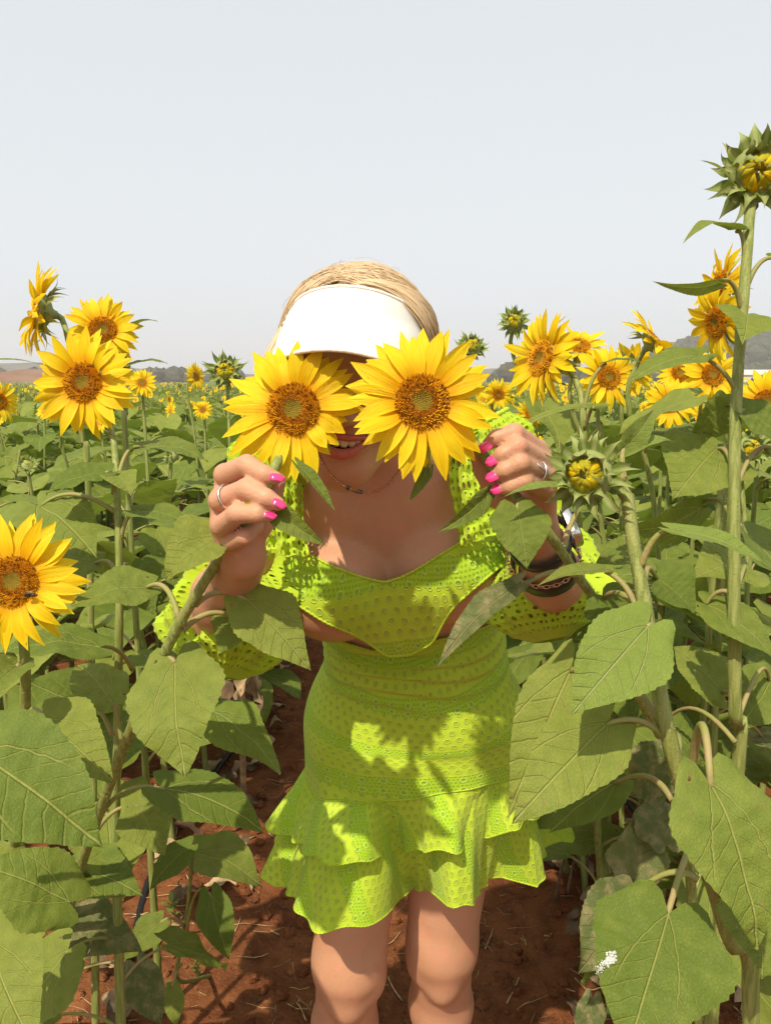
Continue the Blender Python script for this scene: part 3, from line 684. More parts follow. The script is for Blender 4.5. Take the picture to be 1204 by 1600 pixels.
# clods, straw and dry leaves lying on the soil
def soil_pt(rs, y0=1.2, y1=4.6):
    y = y0+(y1-y0)*rs.rand()**1.6; x = rs.uniform(-1.0,1.0)*(.75+.15*y); return x, y
rs = np.random.RandomState(12); bg_ = Bag()
for _ in range(4200):
    x, y = soil_pt(rs); r = .003+.016*rs.rand()**5
    z = float(ground_z(np.array(x),np.array(y)))+r*.25
    v, f = sph((0,0,0), (r,r*rs.uniform(.7,1.2),r*.75), 6, 4); v = v*(1+.22*rs.randn(len(v),1)*.6)+(x,y,z); bg_.add(v, f)
cl = link('soil_clods', bg_.mesh('soil_clods', MT['soil'], False)); tag(cl, 'small crumbly red soil clods scattered over the path', 'soil clods', kind='stuff')
plain('straw', (.40,.27,.13), .8, .2, .35, 60); plain('straw_dark', (.12,.075,.045), .8, .2, .4, 60)
bg_ = Bag()
for _ in range(1700):
    x, y = soil_pt(rs); an = rs.rand()*6.3; L = .015+.09*rs.rand()**2.2; bend = rs.uniform(-.3,.3)
    tt = np.linspace(-.5,.5,5); px_ = x+L*(tt*math.cos(an)-bend*tt**2*math.sin(an)); py_ = y+L*(tt*math.sin(an)+bend*tt**2*math.cos(an))
    pz_ = ground_z(px_,py_)+.004+.012*rs.rand()*np.abs(tt)*2*(rs.rand()<.5)
    v, f, uv = tube(np.stack([px_,py_,pz_],-1), .0006+.0016*rs.rand()**3, 4); bg_.add(v, f, uv, int(rs.rand()<.35))
st_ = link('dry_straw', bg_.mesh('dry_straw', [MT['straw'], MT['straw_dark']])); tag(st_, 'thin dry straw and twigs littering the red soil', 'straw', kind='stuff')
plain('dry_leaf', (.42,.30,.17), .8, .2, .4, 25, .006, .15); plain('dry_leaf_dark', (.17,.11,.065), .85, .15, .4, 25, .006, .1)
bg_ = Bag()
for i in range(240):
    sx = rs.choice([-1,1]); x = sx*(.42+.5*abs(rs.randn())*.6); y = 1.35+3.0*rs.rand()
    z = float(ground_z(np.array(x),np.array(y)))+.01+.05*rs.rand()**2; an = rs.rand()*6.3; L = .03+.07*rs.rand()
    a_ = np.array([math.cos(an),math.sin(an),rs.uniform(-.2,.35)]); v, f, uv = leaf_geo((x,y,z),np.array((x,y,z))+a_*L, rs.randn(3)*.6+np.array([0,0,1]), L*.6, arch=.2, fold=rs.uniform(-.3,.8), wave=.25, rows=9, cols=4, seed=i)
    bg_.add(v, f, uv, int(rs.rand()<.45))
dl = link('leaf_litter', bg_.mesh('leaf_litter', [MT['dry_leaf'], MT['dry_leaf_dark']])); tag(dl, 'crumpled brown leaf litter along the foot of the rows', 'leaf litter', kind='stuff')
# clump of withered leaves hanging left of the skirt
wl = Plant('withered brown sunflower stalk with hanging dead leaves left of the skirt', (-.47,2.35,0), name='dead_plant')
wl.path = catmull(np.array([P(372,985,2.25),P(376,1060,2.3),np.array([-.47,2.35,0])]), 30)
v, f, uv = tube(wl.path, np.linspace(.006,.011,30), 8); link('stem', make_mesh('stem', v-wl.base, f, MT['dry_leaf'], uv), wl.o)
for i in range(15):
    bp = np.array([375+rs.uniform(-14,22), 1035+rs.uniform(0,55)]); dd = 2.2+.15*rs.rand()
    B_ = P(bp[0],bp[1],dd); T_ = P(bp[0]+rs.uniform(-20,22), bp[1]+rs.uniform(35,75), dd+rs.uniform(-.05,.05))
    v, f, uv = leaf_geo(B_, T_, cdir(rs.randn(),.2,1), .05, fold=rs.uniform(.3,1.2), wave=.35, rows=12, cols=4, seed=i+500)
    link('leaf', make_mesh('leaf', v-wl.base, f, MT['dry_leaf' if i%3 else 'dry_leaf_dark'], uv), wl.o)
wl2 = Plant('broken dry brown stalks standing in the shade right of the skirt', (.49,2.0,0), name='dead_plant')
for i in range(9):
    bx, by = .49+rs.uniform(-.07,.08), 2.0+rs.uniform(-.12,.12); z0 = float(ground_z(np.array(bx),np.array(by)))
    v, f, uv = tube(catmull([(bx,by,z0-.02),(bx+rs.randn()*.02,by,z0+.10),(bx+rs.randn()*.05,by+rs.randn()*.03,z0+rs.uniform(.14,.30))],10), np.linspace(.005,.002,10), 6)
    link('stem', make_mesh('stem', v-wl2.base, f, MT['dry_leaf_dark' if i%2 else 'dry_leaf'], uv), wl2.o)
for i in range(10):
    B_ = np.array([.49+rs.uniform(-.08,.09), 2.0+rs.uniform(-.12,.1), rs.uniform(.08,.26)]); T_ = B_+np.array([rs.randn()*.03,rs.randn()*.03,-rs.uniform(.06,.11)])
    v, f, uv = leaf_geo(B_,T_,rs.randn(3),.045,fold=rs.uniform(.4,1.2),wave=.35,rows=12,cols=4,seed=i+700); link('leaf', make_mesh('leaf', v-wl2.base, f, MT['dry_leaf_dark' if i%2 else 'dry_leaf'], uv), wl2.o)
# little weeds
def weed(x, y, h, sd, lab):
    rs2 = np.random.RandomState(sd); z = float(ground_z(np.array(x),np.array(y))); p = thing('weed', (x,y,z), lab, 'weed', None)
    v, f, uv = tube(catmull([(0,0,-.01),(.004,0,h*.5),(0,.004,h)],8), .0014, 5); link('stem', make_mesh('stem', v, f, MT['stem'], uv), p)
    for i in range(7):
        an = i*2.4; zz = h*(.3+.1*i); a_ = np.array([math.cos(an),math.sin(an),.5]); B_ = np.array([0,0,zz])
        v, f, uv = leaf_geo(B_, B_+a_*h*.42, (0,0,1), h*.18, rows=8, cols=2, serr=0, seed=i); link('leaf', make_mesh('leaf', v, f, MT['leaf_young'], uv), p)
def gpt(px, py):
    d = 1.4/(SP+(py-800)/FOC*CP); q = P(px,py,d); return float(q[0]), float(q[1])
weed(*gpt(352,1245), .05, 1, 'tiny green weed on the soil left of the skirt'); weed(*gpt(308,1532), .045, 2, 'tiny pale weed at the foot of the thin side shoot')
weed(*gpt(1125,1430), .04, 3, 'tiny weed between the big leaves at lower right'); weed(*gpt(270,1455), .07, 4, 'small weed behind the thin side shoot')
# black irrigation hose along the left row
s = NT('hose_black'); s.bsdf((.02,.02,.022), .45, .4); MT['hose'] = s.m
hp = catmull([(-.62,.9,.03),(-.60,1.5,.025),(-.66,2.0,.03),(-.60,2.6,.02),(-.52,3.1,.02),(-.55,4.5,.02)], 60)
v, f, uv = tube(hp, .009, 8); ho = link('irrigation_hose', make_mesh('irrigation_hose', v, f, MT['hose'], uv)); tag(ho, 'thin black irrigation hose lying along the left row', 'hose')
hp = catmull([(.78,.9,.03),(.82,1.6,.03),(.80,2.4,.03),(.84,4.5,.03)], 50)
v, f, uv = tube(hp, .009, 8); ho = link('irrigation_hose', make_mesh('irrigation_hose', v, f, MT['hose'], uv)); tag(ho, 'thin black irrigation hose lying along the right row', 'hose')

# ------------------------------------------------------------------ far hills
def ridge(name, x0, x1, y, prof, depth, mat, lab=None, seed=0, kind='structure', n=120):
    xs = np.linspace(x0,x1,n); m = 14; ts = np.linspace(0,1,m)
    h = np.interp(xs, [p[0] for p in prof], [p[1] for p in prof]); h = h*(1+.12*(vnoise(xs*.05+seed,xs*0,seed)-.5))
    X, Tt = np.meshgrid(xs, ts); Z = h[None]*np.sin(np.pi*np.clip(Tt*.5,0,.5))**.8
    Yy = y+depth*Tt + 6*(vnoise(X*.03,Tt*4,seed)-.5); Z = Z*(1+.06*(vnoise(X*.12,Tt*6+9,seed+1)-.5))-.5
    o = link(name, make_mesh(name, np.stack([X,Yy,Z],-1).reshape(-1,3), grid_faces(m,n), mat)); o['kind'] = kind
    if lab: tag(o, lab, None)
    return o
s = NT('hill_grey'); n = s.noise(.06,4,s.pos()); c = s.mix(s.ramp(n,.35,.65),(.11,.10,.085),(.16,.15,.12)); s.bsdf(c,.95,.05); MT['hill'] = s.m
s = NT('hill_red'); n = s.noise(.10,4,s.pos()); c = s.mix(s.ramp(n,.35,.65),(.20,.10,.06),(.24,.14,.09)); s.bsdf(c,.95,.05); MT['hill_red'] = s.m
ridge('hill', -420, -60, 420, [(-420,12),(-240,14),(-215,16),(-190,12),(-130,8),(-60,5)], 160, MT['hill'], seed=1)
ridge('mound', -122, -70, 180, [(-122,.5),(-108,3.2),(-96,5.0),(-84,4.6),(-76,2.0),(-70,.3)], 40, MT['hill_red'], seed=2)
ridge('hill', 20, 170, 420, [(20,4),(70,10),(95,11),(120,8),(170,8)], 160, MT['hill'], seed=3)
ridge('hill', 150, 420, 380, [(150,6),(165,20),(190,27),(235,30),(300,26),(420,30)], 160, MT['hill'], seed=4)
# far woods on the hill at right: one dark mass of crowns
bg_ = Bag(); rs = np.random.RandomState(31)
def crown(c_, r):
    v, f = sph((0,0,0), (r,r*.8,r*.9), 7, 5); v = v*(1+.35*(rs.rand(len(v),1)-.5)); bg_.add(v+c_, f)
for _ in range(420):
    x = rs.uniform(150,330); y = rs.uniform(372,395); h = np.interp(x,[150,165,190,235,300],[6,20,27,30,26]); t_ = rs.rand()**1.3
    crown((x, y+90*t_, h*np.sin(np.pi*.5*t_)**.8*.95+1.5), rs.uniform(3.0,6.0))
for _ in range(150):
    x = rs.uniform(40,150); crown((x, rs.uniform(300,330), rs.uniform(1.5,5)), rs.uniform(2.5,5))
for _ in range(120):
    x = rs.uniform(-230,-70); crown((x, rs.uniform(330,380), rs.uniform(1.5,4)), rs.uniform(2.5,4.5))
s = NT('far_wood'); n = s.noise(.5,3,s.pos()); c = s.mix(s.ramp(n,.3,.7),(.045,.052,.035),(.085,.085,.055)); s.bsdf(c,.95,.05); MT['wood'] = s.m
fw = link('far_wood', bg_.mesh('far_wood', MT['wood'], False)); tag(fw, 'hazy dark wood covering the far hill at right', 'wood', kind='stuff')
# pale farm shed at the foot of the wood
plain('shed_white', (.62,.60,.57), .7, .2, .08, 3); plain('shed_roof', (.55,.50,.47), .7, .2, .1, 3)
sh = thing('farm_shed', (132,290,0), 'long pale low farm shed at the foot of the far wood', 'shed')
def boxv(x0,y0,z0,x1,y1,z1): return [(x0,y0,z0),(x1,y0,z0),(x1,y1,z0),(x0,y1,z0),(x0,y0,z1),(x1,y0,z1),(x1,y1,z1),(x0,y1,z1)]
BF = [[0,3,2,1],[4,5,6,7],[0,1,5,4],[1,2,6,5],[2,3,7,6],[3,0,4,7]]
link('wall', make_mesh('wall', boxv(-14,-4,0,14,4,3.6), BF, MT['shed_white'], smooth=False), sh)
rv = [(-14.6,-4.6,3.5),(14.6,-4.6,3.5),(14.6,4.6,3.5),(-14.6,4.6,3.5),(-14.6,0,5.4),(14.6,0,5.4)]
link('roof', make_mesh('roof', rv, [[0,1,5,4],[2,3,4,5],[0,4,3],[1,2,5],[0,3,2,1]], MT['shed_roof'], smooth=False), sh)
for i in range(4): link('window', make_mesh('window', boxv(-11+6.4*i,-4.12,1.2,-9+6.4*i,-3.9,2.4), BF, MT['hose'], smooth=False), sh)

# haze: one closed box of even pale air round the camera, the ground and everything on it
s = NT('haze_air'); q = s.n('ShaderNodeVolumePrincipled'); q.inputs['Color'].default_value = (.97,.98,1,1); q.inputs['Density'].default_value = .0007; q.inputs['Anisotropy'].default_value = .2
s.t.links.new(q.outputs[0], s.out.inputs['Volume']); MT['haze'] = s.m
hz = link('haze', make_mesh('haze', boxv(-700,-200,-1.6,700,800,42), BF, MT['haze'], smooth=False)); hz['kind'] = 'stuff'; hz['label'] = 'pale dry haze in the air over the field'

# ------------------------------------------------------------------ the field
def gen_plant(seed, H, nleaf, head, rows, cols, joined=False):
    """an upright plant at the origin -> list of (name, verts, faces, uv, material index, parent index)"""
    rs = np.random.RandomState(seed); out = []
    lean = rs.randn(2)*.05
    path = catmull([(0,0,0),(lean[0]*.3,lean[1]*.3,H*.4),(lean[0],lean[1],H*.8),(lean[0]+rs.randn()*.03,lean[1]-.02,H)], 16 if rows > 6 else 6)
    v, f, uv = tube(path, np.linspace(.0115,.006,len(path)), 8 if rows > 6 else 4, cap=False); out.append(('stem',v,f,uv,0))
    a0 = rs.rand()*6
    for i in range(nleaf):
        tt = .22+.75*((i+.5)/nleaf)**.72; S = path[int(tt*(len(path)-1))]; az = a0+i*2.4+rs.uniform(-.4,.4); o_ = np.array([math.cos(az),math.sin(az),0])
        sz = rs.uniform(.16,.25)*(1.0 if tt < .8 else 1.28-tt*.35); pt = rs.uniform(.07,.13)*(1.25-.5*tt)
        B = S+o_*pt*.9+np.array([0,0,pt*rs.uniform(.2,.5)]); dn = rs.uniform(.05,.75) if tt > .5 else rs.uniform(.3,1.1)
        a = nrm(o_*math.cos(dn)-np.array([0,0,math.sin(dn)])+rs.randn(3)*.1); N = np.array([0,0,1.])*math.cos(dn)+o_*math.sin(dn)+rs.randn(3)*.2
        v, f, uv = leaf_geo(B, B+a*sz, N, sz*rs.uniform(.8,1.0), arch=rs.uniform(.05,.16), fold=rs.uniform(.02,.3), wave=rs.uniform(.03,.1), rows=rows, cols=cols, seed=seed*17+i, serr=.03 if rows>8 else 0)
        out.append(('leaf',v,f,uv,1))
        v, f, uv = petiole_geo(S,B,a,.0024,.2,6 if rows>6 else 3,5 if rows>6 else 3); out.append(('petiole',v,f,uv,2))
    return out, path[-1]
def simple_head(face, R, kind, seed):
    """one-mesh head for plants well behind"""
    rs = np.random.RandomState(seed); b = Bag(); M = np.array(frame_z(face))[:3,:3]*R
    n = 14; th = np.linspace(0,2*np.pi,n,endpoint=False)
    if kind == 'flower':
        r = np.array([.01,.5,1])*DISC; v = np.stack([np.outer(r,np.cos(th)),np.outer(r,np.sin(th)),np.outer([.05,.06,.03],np.ones(n))],-1).reshape(-1,3)
        b.add(v@M.T, grid_faces(3,n,True), np.stack([np.outer([0,.5,1],np.ones(n)),np.zeros((3,n))],-1).reshape(-1,2), 3)
        r = np.array([1.05,.9,.3])*DISC; v = np.stack([np.outer(r,np.cos(th)),np.outer(r,np.sin(th)),np.outer([.0,-.15,-.32],np.ones(n))],-1).reshape(-1,3); b.add(v@M.T, grid_faces(3,n,True)[:,::-1], None, 5)
        m = 22
        for i in range(m):
            ph = (i+rs.uniform(-.3,.3))*2*np.pi/m; el = rs.uniform(-.3,.35); L = .66*rs.uniform(.85,1.1)
            t = np.array([0,.4,.75,1.0]); hw = np.array([.07,.125,.09,.004])
            x = DISC*.9+t*L*math.cos(el); z = t*L*math.sin(el)+.05*np.sin(np.pi*t)
            pts = [np.stack([x, sgn*hw, z],-1) for sgn in (-1,0,1)]; pts[1][:,2] += .03
            v = np.stack(pts,1).reshape(-1,3); c_, s_ = math.cos(ph), math.sin(ph); Rz = np.array([[c_,-s_,0],[s_,c_,0],[0,0,1]])
            b.add(v@Rz.T@M.T, grid_faces(4,3), np.stack([np.tile([-.4,0,.4],4),np.repeat(t,3)],-1), 4)
    else:
        r2 = np.array([.02,.4,.6,.6,.3,.2]); z2 = np.array([.16,.15,0,-.25,-.5,-.7])
        v = np.stack([np.outer(r2,np.cos(th)),np.outer(r2,np.sin(th)),np.outer(z2,np.ones(n))],-1).reshape(-1,3); b.add(v@M.T, grid_faces(6,n,True)[:,::-1], None, 5)
        for k in range(20):
            ph = rs.rand()*6.3; e0 = rs.uniform(.0,1.1); v, f, uv = bract_geo(.6,.32,.2,-.2,4,2); c_, s_ = math.cos(e0), math.sin(e0); Ry = np.array([[c_,0,-s_],[0,1,0],[s_,0,c_]])
            v = v@Ry.T+np.array([.5,0,.0]); c_, s_ = math.cos(ph), math.sin(ph); Rz = np.array([[c_,-s_,0],[s_,c_,0],[0,0,1]]); b.add(v@Rz.T@M.T, f, uv, 5)
        for k in range(12):
            ph = rs.rand()*6.3; v = np.array([[.34,-.05,.14],[.34,.05,.14],[.05,0,.34]]); c_, s_ = math.cos(ph), math.sin(ph); Rz = np.array([[c_,-s_,0],[s_,c_,0],[0,0,1]]); b.add(v@Rz.T@M.T, [[0,1,2]], None, 6)
    return b
FM = ['stem','leaf','petiole','disc','petal','bract','petal_bud']
def copy_tree(o, parent=None):
    c_ = o.copy(); COL.objects.link(c_)
    if parent is not None: c_.parent = parent
    for ch in KIDS[o]: copy_tree(ch, c_)
    return c_
KIDS = {}
def rec(o, parent=None):
    KIDS[o] = []
    if parent is not None: KIDS[parent].append(o)
heads = ['none','flower','bud','none','flower','none','none','bud']
def head_face(rs): return nrm(np.array([rs.uniform(-.9,.9), -rs.uniform(.2,1.0), rs.uniform(.05,.5)]))
# templates with parts (near) and as one mesh (farther)
near_t, mid_t, far_t = [], [], []
for i in range(12):
    rs = np.random.RandomState(900+i); hk = heads[i%8]; H = rs.uniform(1.00,1.12) if hk == 'none' else rs.uniform(1.16,1.30)
    parts, top = gen_plant(300+i, H, 16, hk, 15, 6)
    r0 = bpy.data.objects.new('sunflower_plant', None); rec(r0); last = None
    for nme, v, f, uv, m in parts:
        o = bpy.data.objects.new(nme, make_mesh(nme, v, f, MT[FM[m]], uv)); par = last if nme == 'petiole' else r0
        o.parent = par; rec(o, par)
        if nme == 'leaf': last = o
    if hk != 'none':
        hb = simple_head(head_face(rs), .055 if hk=='flower' else .036, hk, i); me = hb.mesh('flower_head', [MT[q] for q in FM]); me.transform(Matrix.Translation(Vector(top)+Vector((0,0,.01))))
        o = bpy.data.objects.new('flower_head', me); o.parent = r0; rec(o, r0)
    near_t.append((r0, hk))
def joined(seed, H, nl, hk, rows, cols, R=.055):
    rs = np.random.RandomState(seed); parts, top = gen_plant(seed, H, nl, hk, rows, cols); b = Bag()
    for nme, v, f, uv, m in parts: b.add(v, f, uv, m)
    if hk != 'none':
        hb = simple_head(head_face(rs), R if hk=='flower' else R*.65, hk, seed)
        for v, u_ in zip(hb.v, hb.uv): pass
        vv = np.concatenate(hb.v)+top+np.array([0,0,.01]); b.v.append(vv); b.uv.append(np.concatenate(hb.uv)); b.f += [[k+b.n for k in q] for q in hb.f]; b.m += hb.m; b.n += len(vv)
    return b
for i in range(10):
    hk = heads[i%8]; H = (1.02+.08*(i%3)*.5) if hk == 'none' else 1.18+.03*(i%4)
    mid_t.append((joined(500+i,H,15,hk,8,4).mesh('sunflower_plant',[MT[q] for q in FM]), hk))
# where plants stand: rows running away from the camera, a path free in the middle
rs = np.random.RandomState(77); spots = []
HERO = np.array([o.location[:2] for o in SC.objects if o.get('category') == 'sunflower'])
for k in range(-60, 61):
    x0 = (.62+.70*(abs(k)-1))*(1 if k > 0 else -1) if k else None
    if x0 is None: continue
    y = (1.45 if abs(k) < 3 else .3)+rs.rand()*.3
    while y < 46:
        x = x0+rs.randn()*.07
        if abs(x) < y*.78+2.2 and y < 46: spots.append((x, y+rs.randn()*.03, rs.rand(), k))
        y += rs.uniform(.20,.36)*(1 if y < 14 else 1.3)
spots = [s_ for s_ in spots if np.min(np.hypot(HERO[:,0]-s_[0], HERO[:,1]-s_[1])) > .10 and not (abs(s_[0]) < .75 and s_[1] < 1.9)]
spots += [(rs.uniform(-.28,.28), y, rs.rand(), 0) for y in np.arange(6.5, 46, .5)]
spots.sort(key=lambda q: q[1])
inview = [q for q in spots if abs(q[0]) < q[1]*.56+.3]; beside = [q for q in spots if abs(q[0]) >= q[1]*.56+.3]
near = [q for q in inview if q[1] < 4.6]; rest = [q for q in inview if q[1] >= 4.6]
near, rest = near[:140], near[140:]+rest
mid, far = rest[:150], rest[150:]+beside
HW = {'none':'leafy sunflower without a bloom', 'bud':'sunflower topped by a green bud', 'flower':'sunflower topped by a yellow bloom'}
def side(x): return 'left of the woman' if x < 0 else 'right of the woman'
ORD = ['first','second','third','fourth','fifth','sixth','seventh','eighth','ninth','tenth','eleventh','twelfth','thirteenth','fourteenth','fifteenth','sixteenth','seventeenth','eighteenth']
cnt = {}
for q in near:
    cnt[q[3]] = cnt.get(q[3],0)+1
    r0, hk = near_t[rs.randint(len(near_t))]
    c_ = copy_tree(r0); c_.location = (q[0], q[1], float(ground_z(np.array(q[0]),np.array(q[1])))); c_.rotation_euler = (0,0,(rs.rand()*6.28 if hk == 'none' else rs.uniform(-.7,.7)))
    k = .92+.14*q[2]; c_.scale = (k,k,k)
    tag(c_, f'{HW[hk]}, {ORD[cnt[q[3]]-1]} back in the {ORD[abs(q[3])-1]} row {side(q[0])}', 'sunflower', f'{hk if hk!="none" else "leafy"} plants in the nearer rows {side(q[0])}')
for q in mid:
    me, hk = mid_t[rs.randint(len(mid_t))]
    c_ = link('sunflower_plant', me); c_.location = (q[0],q[1],0); k = .92+.16*q[2]; c_.scale = (k,k,k); c_.rotation_euler = (0,0,(rs.rand()*6.28 if hk == 'none' else rs.uniform(-.8,.8)))
    tag(c_, f'{HW[hk]} farther back {side(q[0])}', 'sunflower', f'{hk if hk!="none" else "leafy"} plants in the middle distance {side(q[0])}')
# the rest of the field reads as one mass
ft = [joined(700+i, 1.0+.05*(i%3) if heads[i%8]=='none' else 1.16+.03*(i%4), 11, heads[i%8], 5, 2) for i in range(8)]
V, FF, UV, MI, n0 = [], [], [], [], 0
pre = []
for b in ft:
    v = np.concatenate(b.v); uv = np.concatenate(b.uv); tris = []; mm = []
    for q, m in zip(b.f, b.m):
        for j in range(1, len(q)-1): tris.append((q[0],q[j],q[j+1])); mm.append(m)
    pre.append((v, uv, np.array(tris), np.array(mm)))
for q in far:
    v, uv, t_, m = pre[rs.randint(8)]; an = rs.uniform(-.8,.8); k = .9+.18*q[2]; c_, s_ = math.cos(an)*k, math.sin(an)*k
    V.append(v@np.array([[c_,s_,0],[-s_,c_,0],[0,0,k]])+np.array([q[0],q[1],0])); UV.append(uv); FF.append(t_+n0); MI.append(m); n0 += len(v)
fm = link('sunflower_field', make_mesh('sunflower_field', np.concatenate(V), np.concatenate(FF), [MT[q] for q in FM], np.concatenate(UV), np.concatenate(MI)))
tag(fm, 'far green sunflower field dotted with yellow blooms up to the horizon', 'sunflower field', kind='stuff')
# beyond it: low green crop up to the hills, a rumpled sheet
xs = np.r_[np.linspace(-320,-162,50), np.linspace(-160,160,260), np.linspace(162,320,50)]; ys = np.r_[np.linspace(-60,43,80), np.linspace(45,80,40), np.linspace(82,172,40)]
X, Y = np.meshgrid(xs, ys); Z = .95+.25*(vnoise(X*1.7,Y*1.1,8)-.5)*2*.5+.3*(vnoise(X*.05,Y*.05,9)-.5)
Z[(np.abs(X) < np.maximum(Y*.78+4, 16)) & (Y < 44.5)] = -.35        # the sunflower rows stand here
Z[0] = Z[-1] = -.35; Z[:,0] = Z[:,-1] = -.35
s = NT('far_crop'); n = s.noise(2.2,4,s.pos()); c = s.mix(s.ramp(n,.35,.65),(.10,.14,.045),(.17,.20,.07)); c = s.mix(s.ramp(s.noise(5,2,s.pos()),.66,.72),c,(.75,.5,.03)); s.bsdf(c,.8,.1); MT['crop'] = s.m
fc = link('far_crop', make_mesh('far_crop', np.stack([X,Y,Z],-1).reshape(-1,3), grid_faces(len(ys),len(xs)), MT['crop'])); tag(fc, 'pale green crop filling the distance below the hills', 'crop', kind='stuff')
# ------------------------------------------------------------------ the woman
WB = np.array([.03, 1.18, 0.0])
woman = thing('person', WB, 'woman in a lime green eyelet dress and white visor hiding her eyes behind two sunflowers', 'person')
def V3(*a): return np.array(a, float)
RTC = nrm(V3(1,0,.17)); RTP = nrm(V3(1,0,.11))
# head frame: HR right (photo), HF the way the face looks, HU crown
HS = .875
HU = nrm(V3(.14,-.12,.98)); HF = nrm(V3(0,-1,0)-(V3(0,-1,0)@HU)*HU); HR = np.cross(HU, HF)
CHIN = P(524,755,.822); HC = CHIN - HF*.078*HS + HU*.118*HS
def hd(x,y,z): return HC + (HR*x + HF*y + HU*z)*HS
HAX = np.stack([HR,HF,HU])
SHL, SHR = V3(-.150,.998,1.270), V3(.150,.998,1.302)
ELL, ELR = P(342,962,.945), P(870,935,.955)
WRL, WRR = P(377,868,.735), P(836,826,.79)
KNL, KNR = P(545,1500,1.26), P(690,1474,1.30)
HIPL, HIPR = V3(-.026,1.165,.835), V3(.116,1.165,.850)
ANL, ANR = V3(-.085,1.20,.085), V3(.105,1.25,.085)
CHEST_AX = np.stack([RTC, nrm(V3(0,-1,-.35)), nrm(np.cross(RTC,nrm(V3(0,-1,-.35))))])
PEL_AX = np.stack([RTP, V3(0,-1,0), nrm(np.cross(RTP, V3(0,-1,0)))])
I3 = np.eye(3)
def E(c, r, ax=I3, k=.03): return ('e', np.asarray(c,float), np.asarray(r,float)*(HS if ax is HAX else 1), ax, k)
def K(a_, b_, ra, rb, k=.02): return ('k', np.asarray(a_,float), np.asarray(b_,float), ra, rb, k)
torso = [
 E((.052,1.165,.885),(.144,.118,.115),PEL_AX,.04), E((-.022,1.225,.86),(.080,.085,.09),I3,.04), E((.11,1.225,.87),(.085,.085,.09),I3,.04),
 E((.046,1.130,.985),(.130,.103,.10),PEL_AX,.05), E((.038,1.105,1.06),(.122,.093,.09),PEL_AX,.05),
 E((.014,1.050,1.16),(.140,.100,.13),CHEST_AX,.05), E((.003,1.015,1.255),(.150,.082,.09),CHEST_AX,.05),
 K(SHL+V3(.03,0,-.005),SHR+V3(-.03,0,-.005),.045,.045,.05),
]
bust = [E(V3(.006,.974,1.146)-RTC*.073,(.079,.073,.070),CHEST_AX,.016), E(V3(.006,.974,1.146)+RTC*.073,(.079,.073,.070),CHEST_AX,.016)]
neck = [K((.002,1.005,1.325), hd(0,-.035,-.055), .056,.052,.035)]
thighs = [K(HIPL,KNL,.088,.056,.03), K(HIPR,KNR,.088,.056,.03)]
legs = thighs + [K(KNL,KNL*.55+ANL*.45+V3(0,.018,0),.053,.052,.03), K(KNL*.55+ANL*.45+V3(0,.018,0),ANL,.052,.034,.03),
 K(KNR,KNR*.55+ANR*.45+V3(0,.018,0),.053,.052,.03), K(KNR*.55+ANR*.45+V3(0,.018,0),ANR,.052,.034,.03),
 E(KNL+V3(.004,-.024,.006),(.031,.028,.036),I3,.025), E(KNR+V3(-.004,-.024,.006),(.031,.028,.036),I3,.025),
 E(KNL+V3(.035,-.01,-.03),(.02,.02,.03),I3,.02), E(KNR+V3(-.035,-.01,-.03),(.02,.02,.03),I3,.02),
 E(KNL+V3(.0,-.026,-.060),(.019,.018,.026),I3,.03), E(KNR+V3(.0,-.026,-.060),(.019,.018,.026),I3,.03), E(KNL+V3(-.030,-.016,-.005),(.016,.024,.034),I3,.014), E(KNR+V3(.030,-.016,-.005),(.016,.024,.034),I3,.014), E(KNL+V3(.028,-.020,.035),(.020,.022,.030),I3,.02), E(KNR+V3(-.028,-.020,.035),(.020,.022,.030),I3,.02)]
for A_ in (ANL, ANR):
    legs += [K(A_+V3(0,.03,-.05), A_+V3(-.01,-.10,-.06),.034,.028,.03), K(A_+V3(-.012,-.10,-.062),A_+V3(-.012,-.155,-.068),.026,.017,.02), E(A_+V3(0,.045,-.052),(.030,.032,.032),I3,.02)]
arms = [K(SHL,SHL*.5+ELL*.5,.041,.036,.03), K(SHL*.5+ELL*.5,ELL,.036,.034,.02), K(SHR,SHR*.5+ELR*.5,.041,.036,.03), K(SHR*.5+ELR*.5,ELR,.036,.034,.02),
 K(ELL,ELL*.65+WRL*.35,.036,.035,.02), K(ELL*.65+WRL*.35,WRL,.035,.0235,.02), K(ELR,ELR*.65+WRR*.35,.036,.034,.02), K(ELR*.65+WRR*.35,WRR,.034,.0232,.02)]
def fing(pts, rr, k=.0026):
    q = [P(*p) for p in pts]; return [K(q[i],q[i+1],rr[i]*.87,rr[i+1]*.87,k) for i in range(len(q)-1)]
LH = [(352,742,.700),(344,782,.690),(346,822,.690),(362,846,.700)]          # knuckles, photo-left hand
LW = WRL
hands = []
for (x,y,d), rr in zip(LH, (.0125,.0125,.012,.011)): hands.append(K(LW+V3(0,0,.0), P(x,y,d+.012), 0.0165, rr*.9, .010))
hands += fing([LH[0],(386,727,.672),(414,742,.660),(430,747,.660)], (.0118,.0108,.0092,.0072))
hands += fing([LH[1],(386,764,.664),(416,778,.652),(434,787,.653)], (.0118,.0110,.0092,.0072))
hands += fing([LH[2],(372,802,.664),(402,803,.654),(419,805,.657)], (.0112,.0104,.0088,.0070))
hands += fing([LH[3],(384,838,.680),(398,826,.690),(404,818,.694)], (.0104,.0092,.008,.0065))
hands += [K(P(384,852,.725),P(405,818,.722),.0145,.0125,.01), K(P(405,818,.722),P(424,778,.712),.0120,.0100,.006), K(P(424,778,.712),P(434,752,.704),.0100,.0078,.004)]
RH = [(838,702,.725),(846,722,.722),(852,745,.722),(850,766,.724)]
for (x,y,d), rr in zip(RH, (.0115,.0118,.0115,.0105)): hands.append(K(WRR, P(x,y,d+.008), 0.0160, rr*.9, .010))
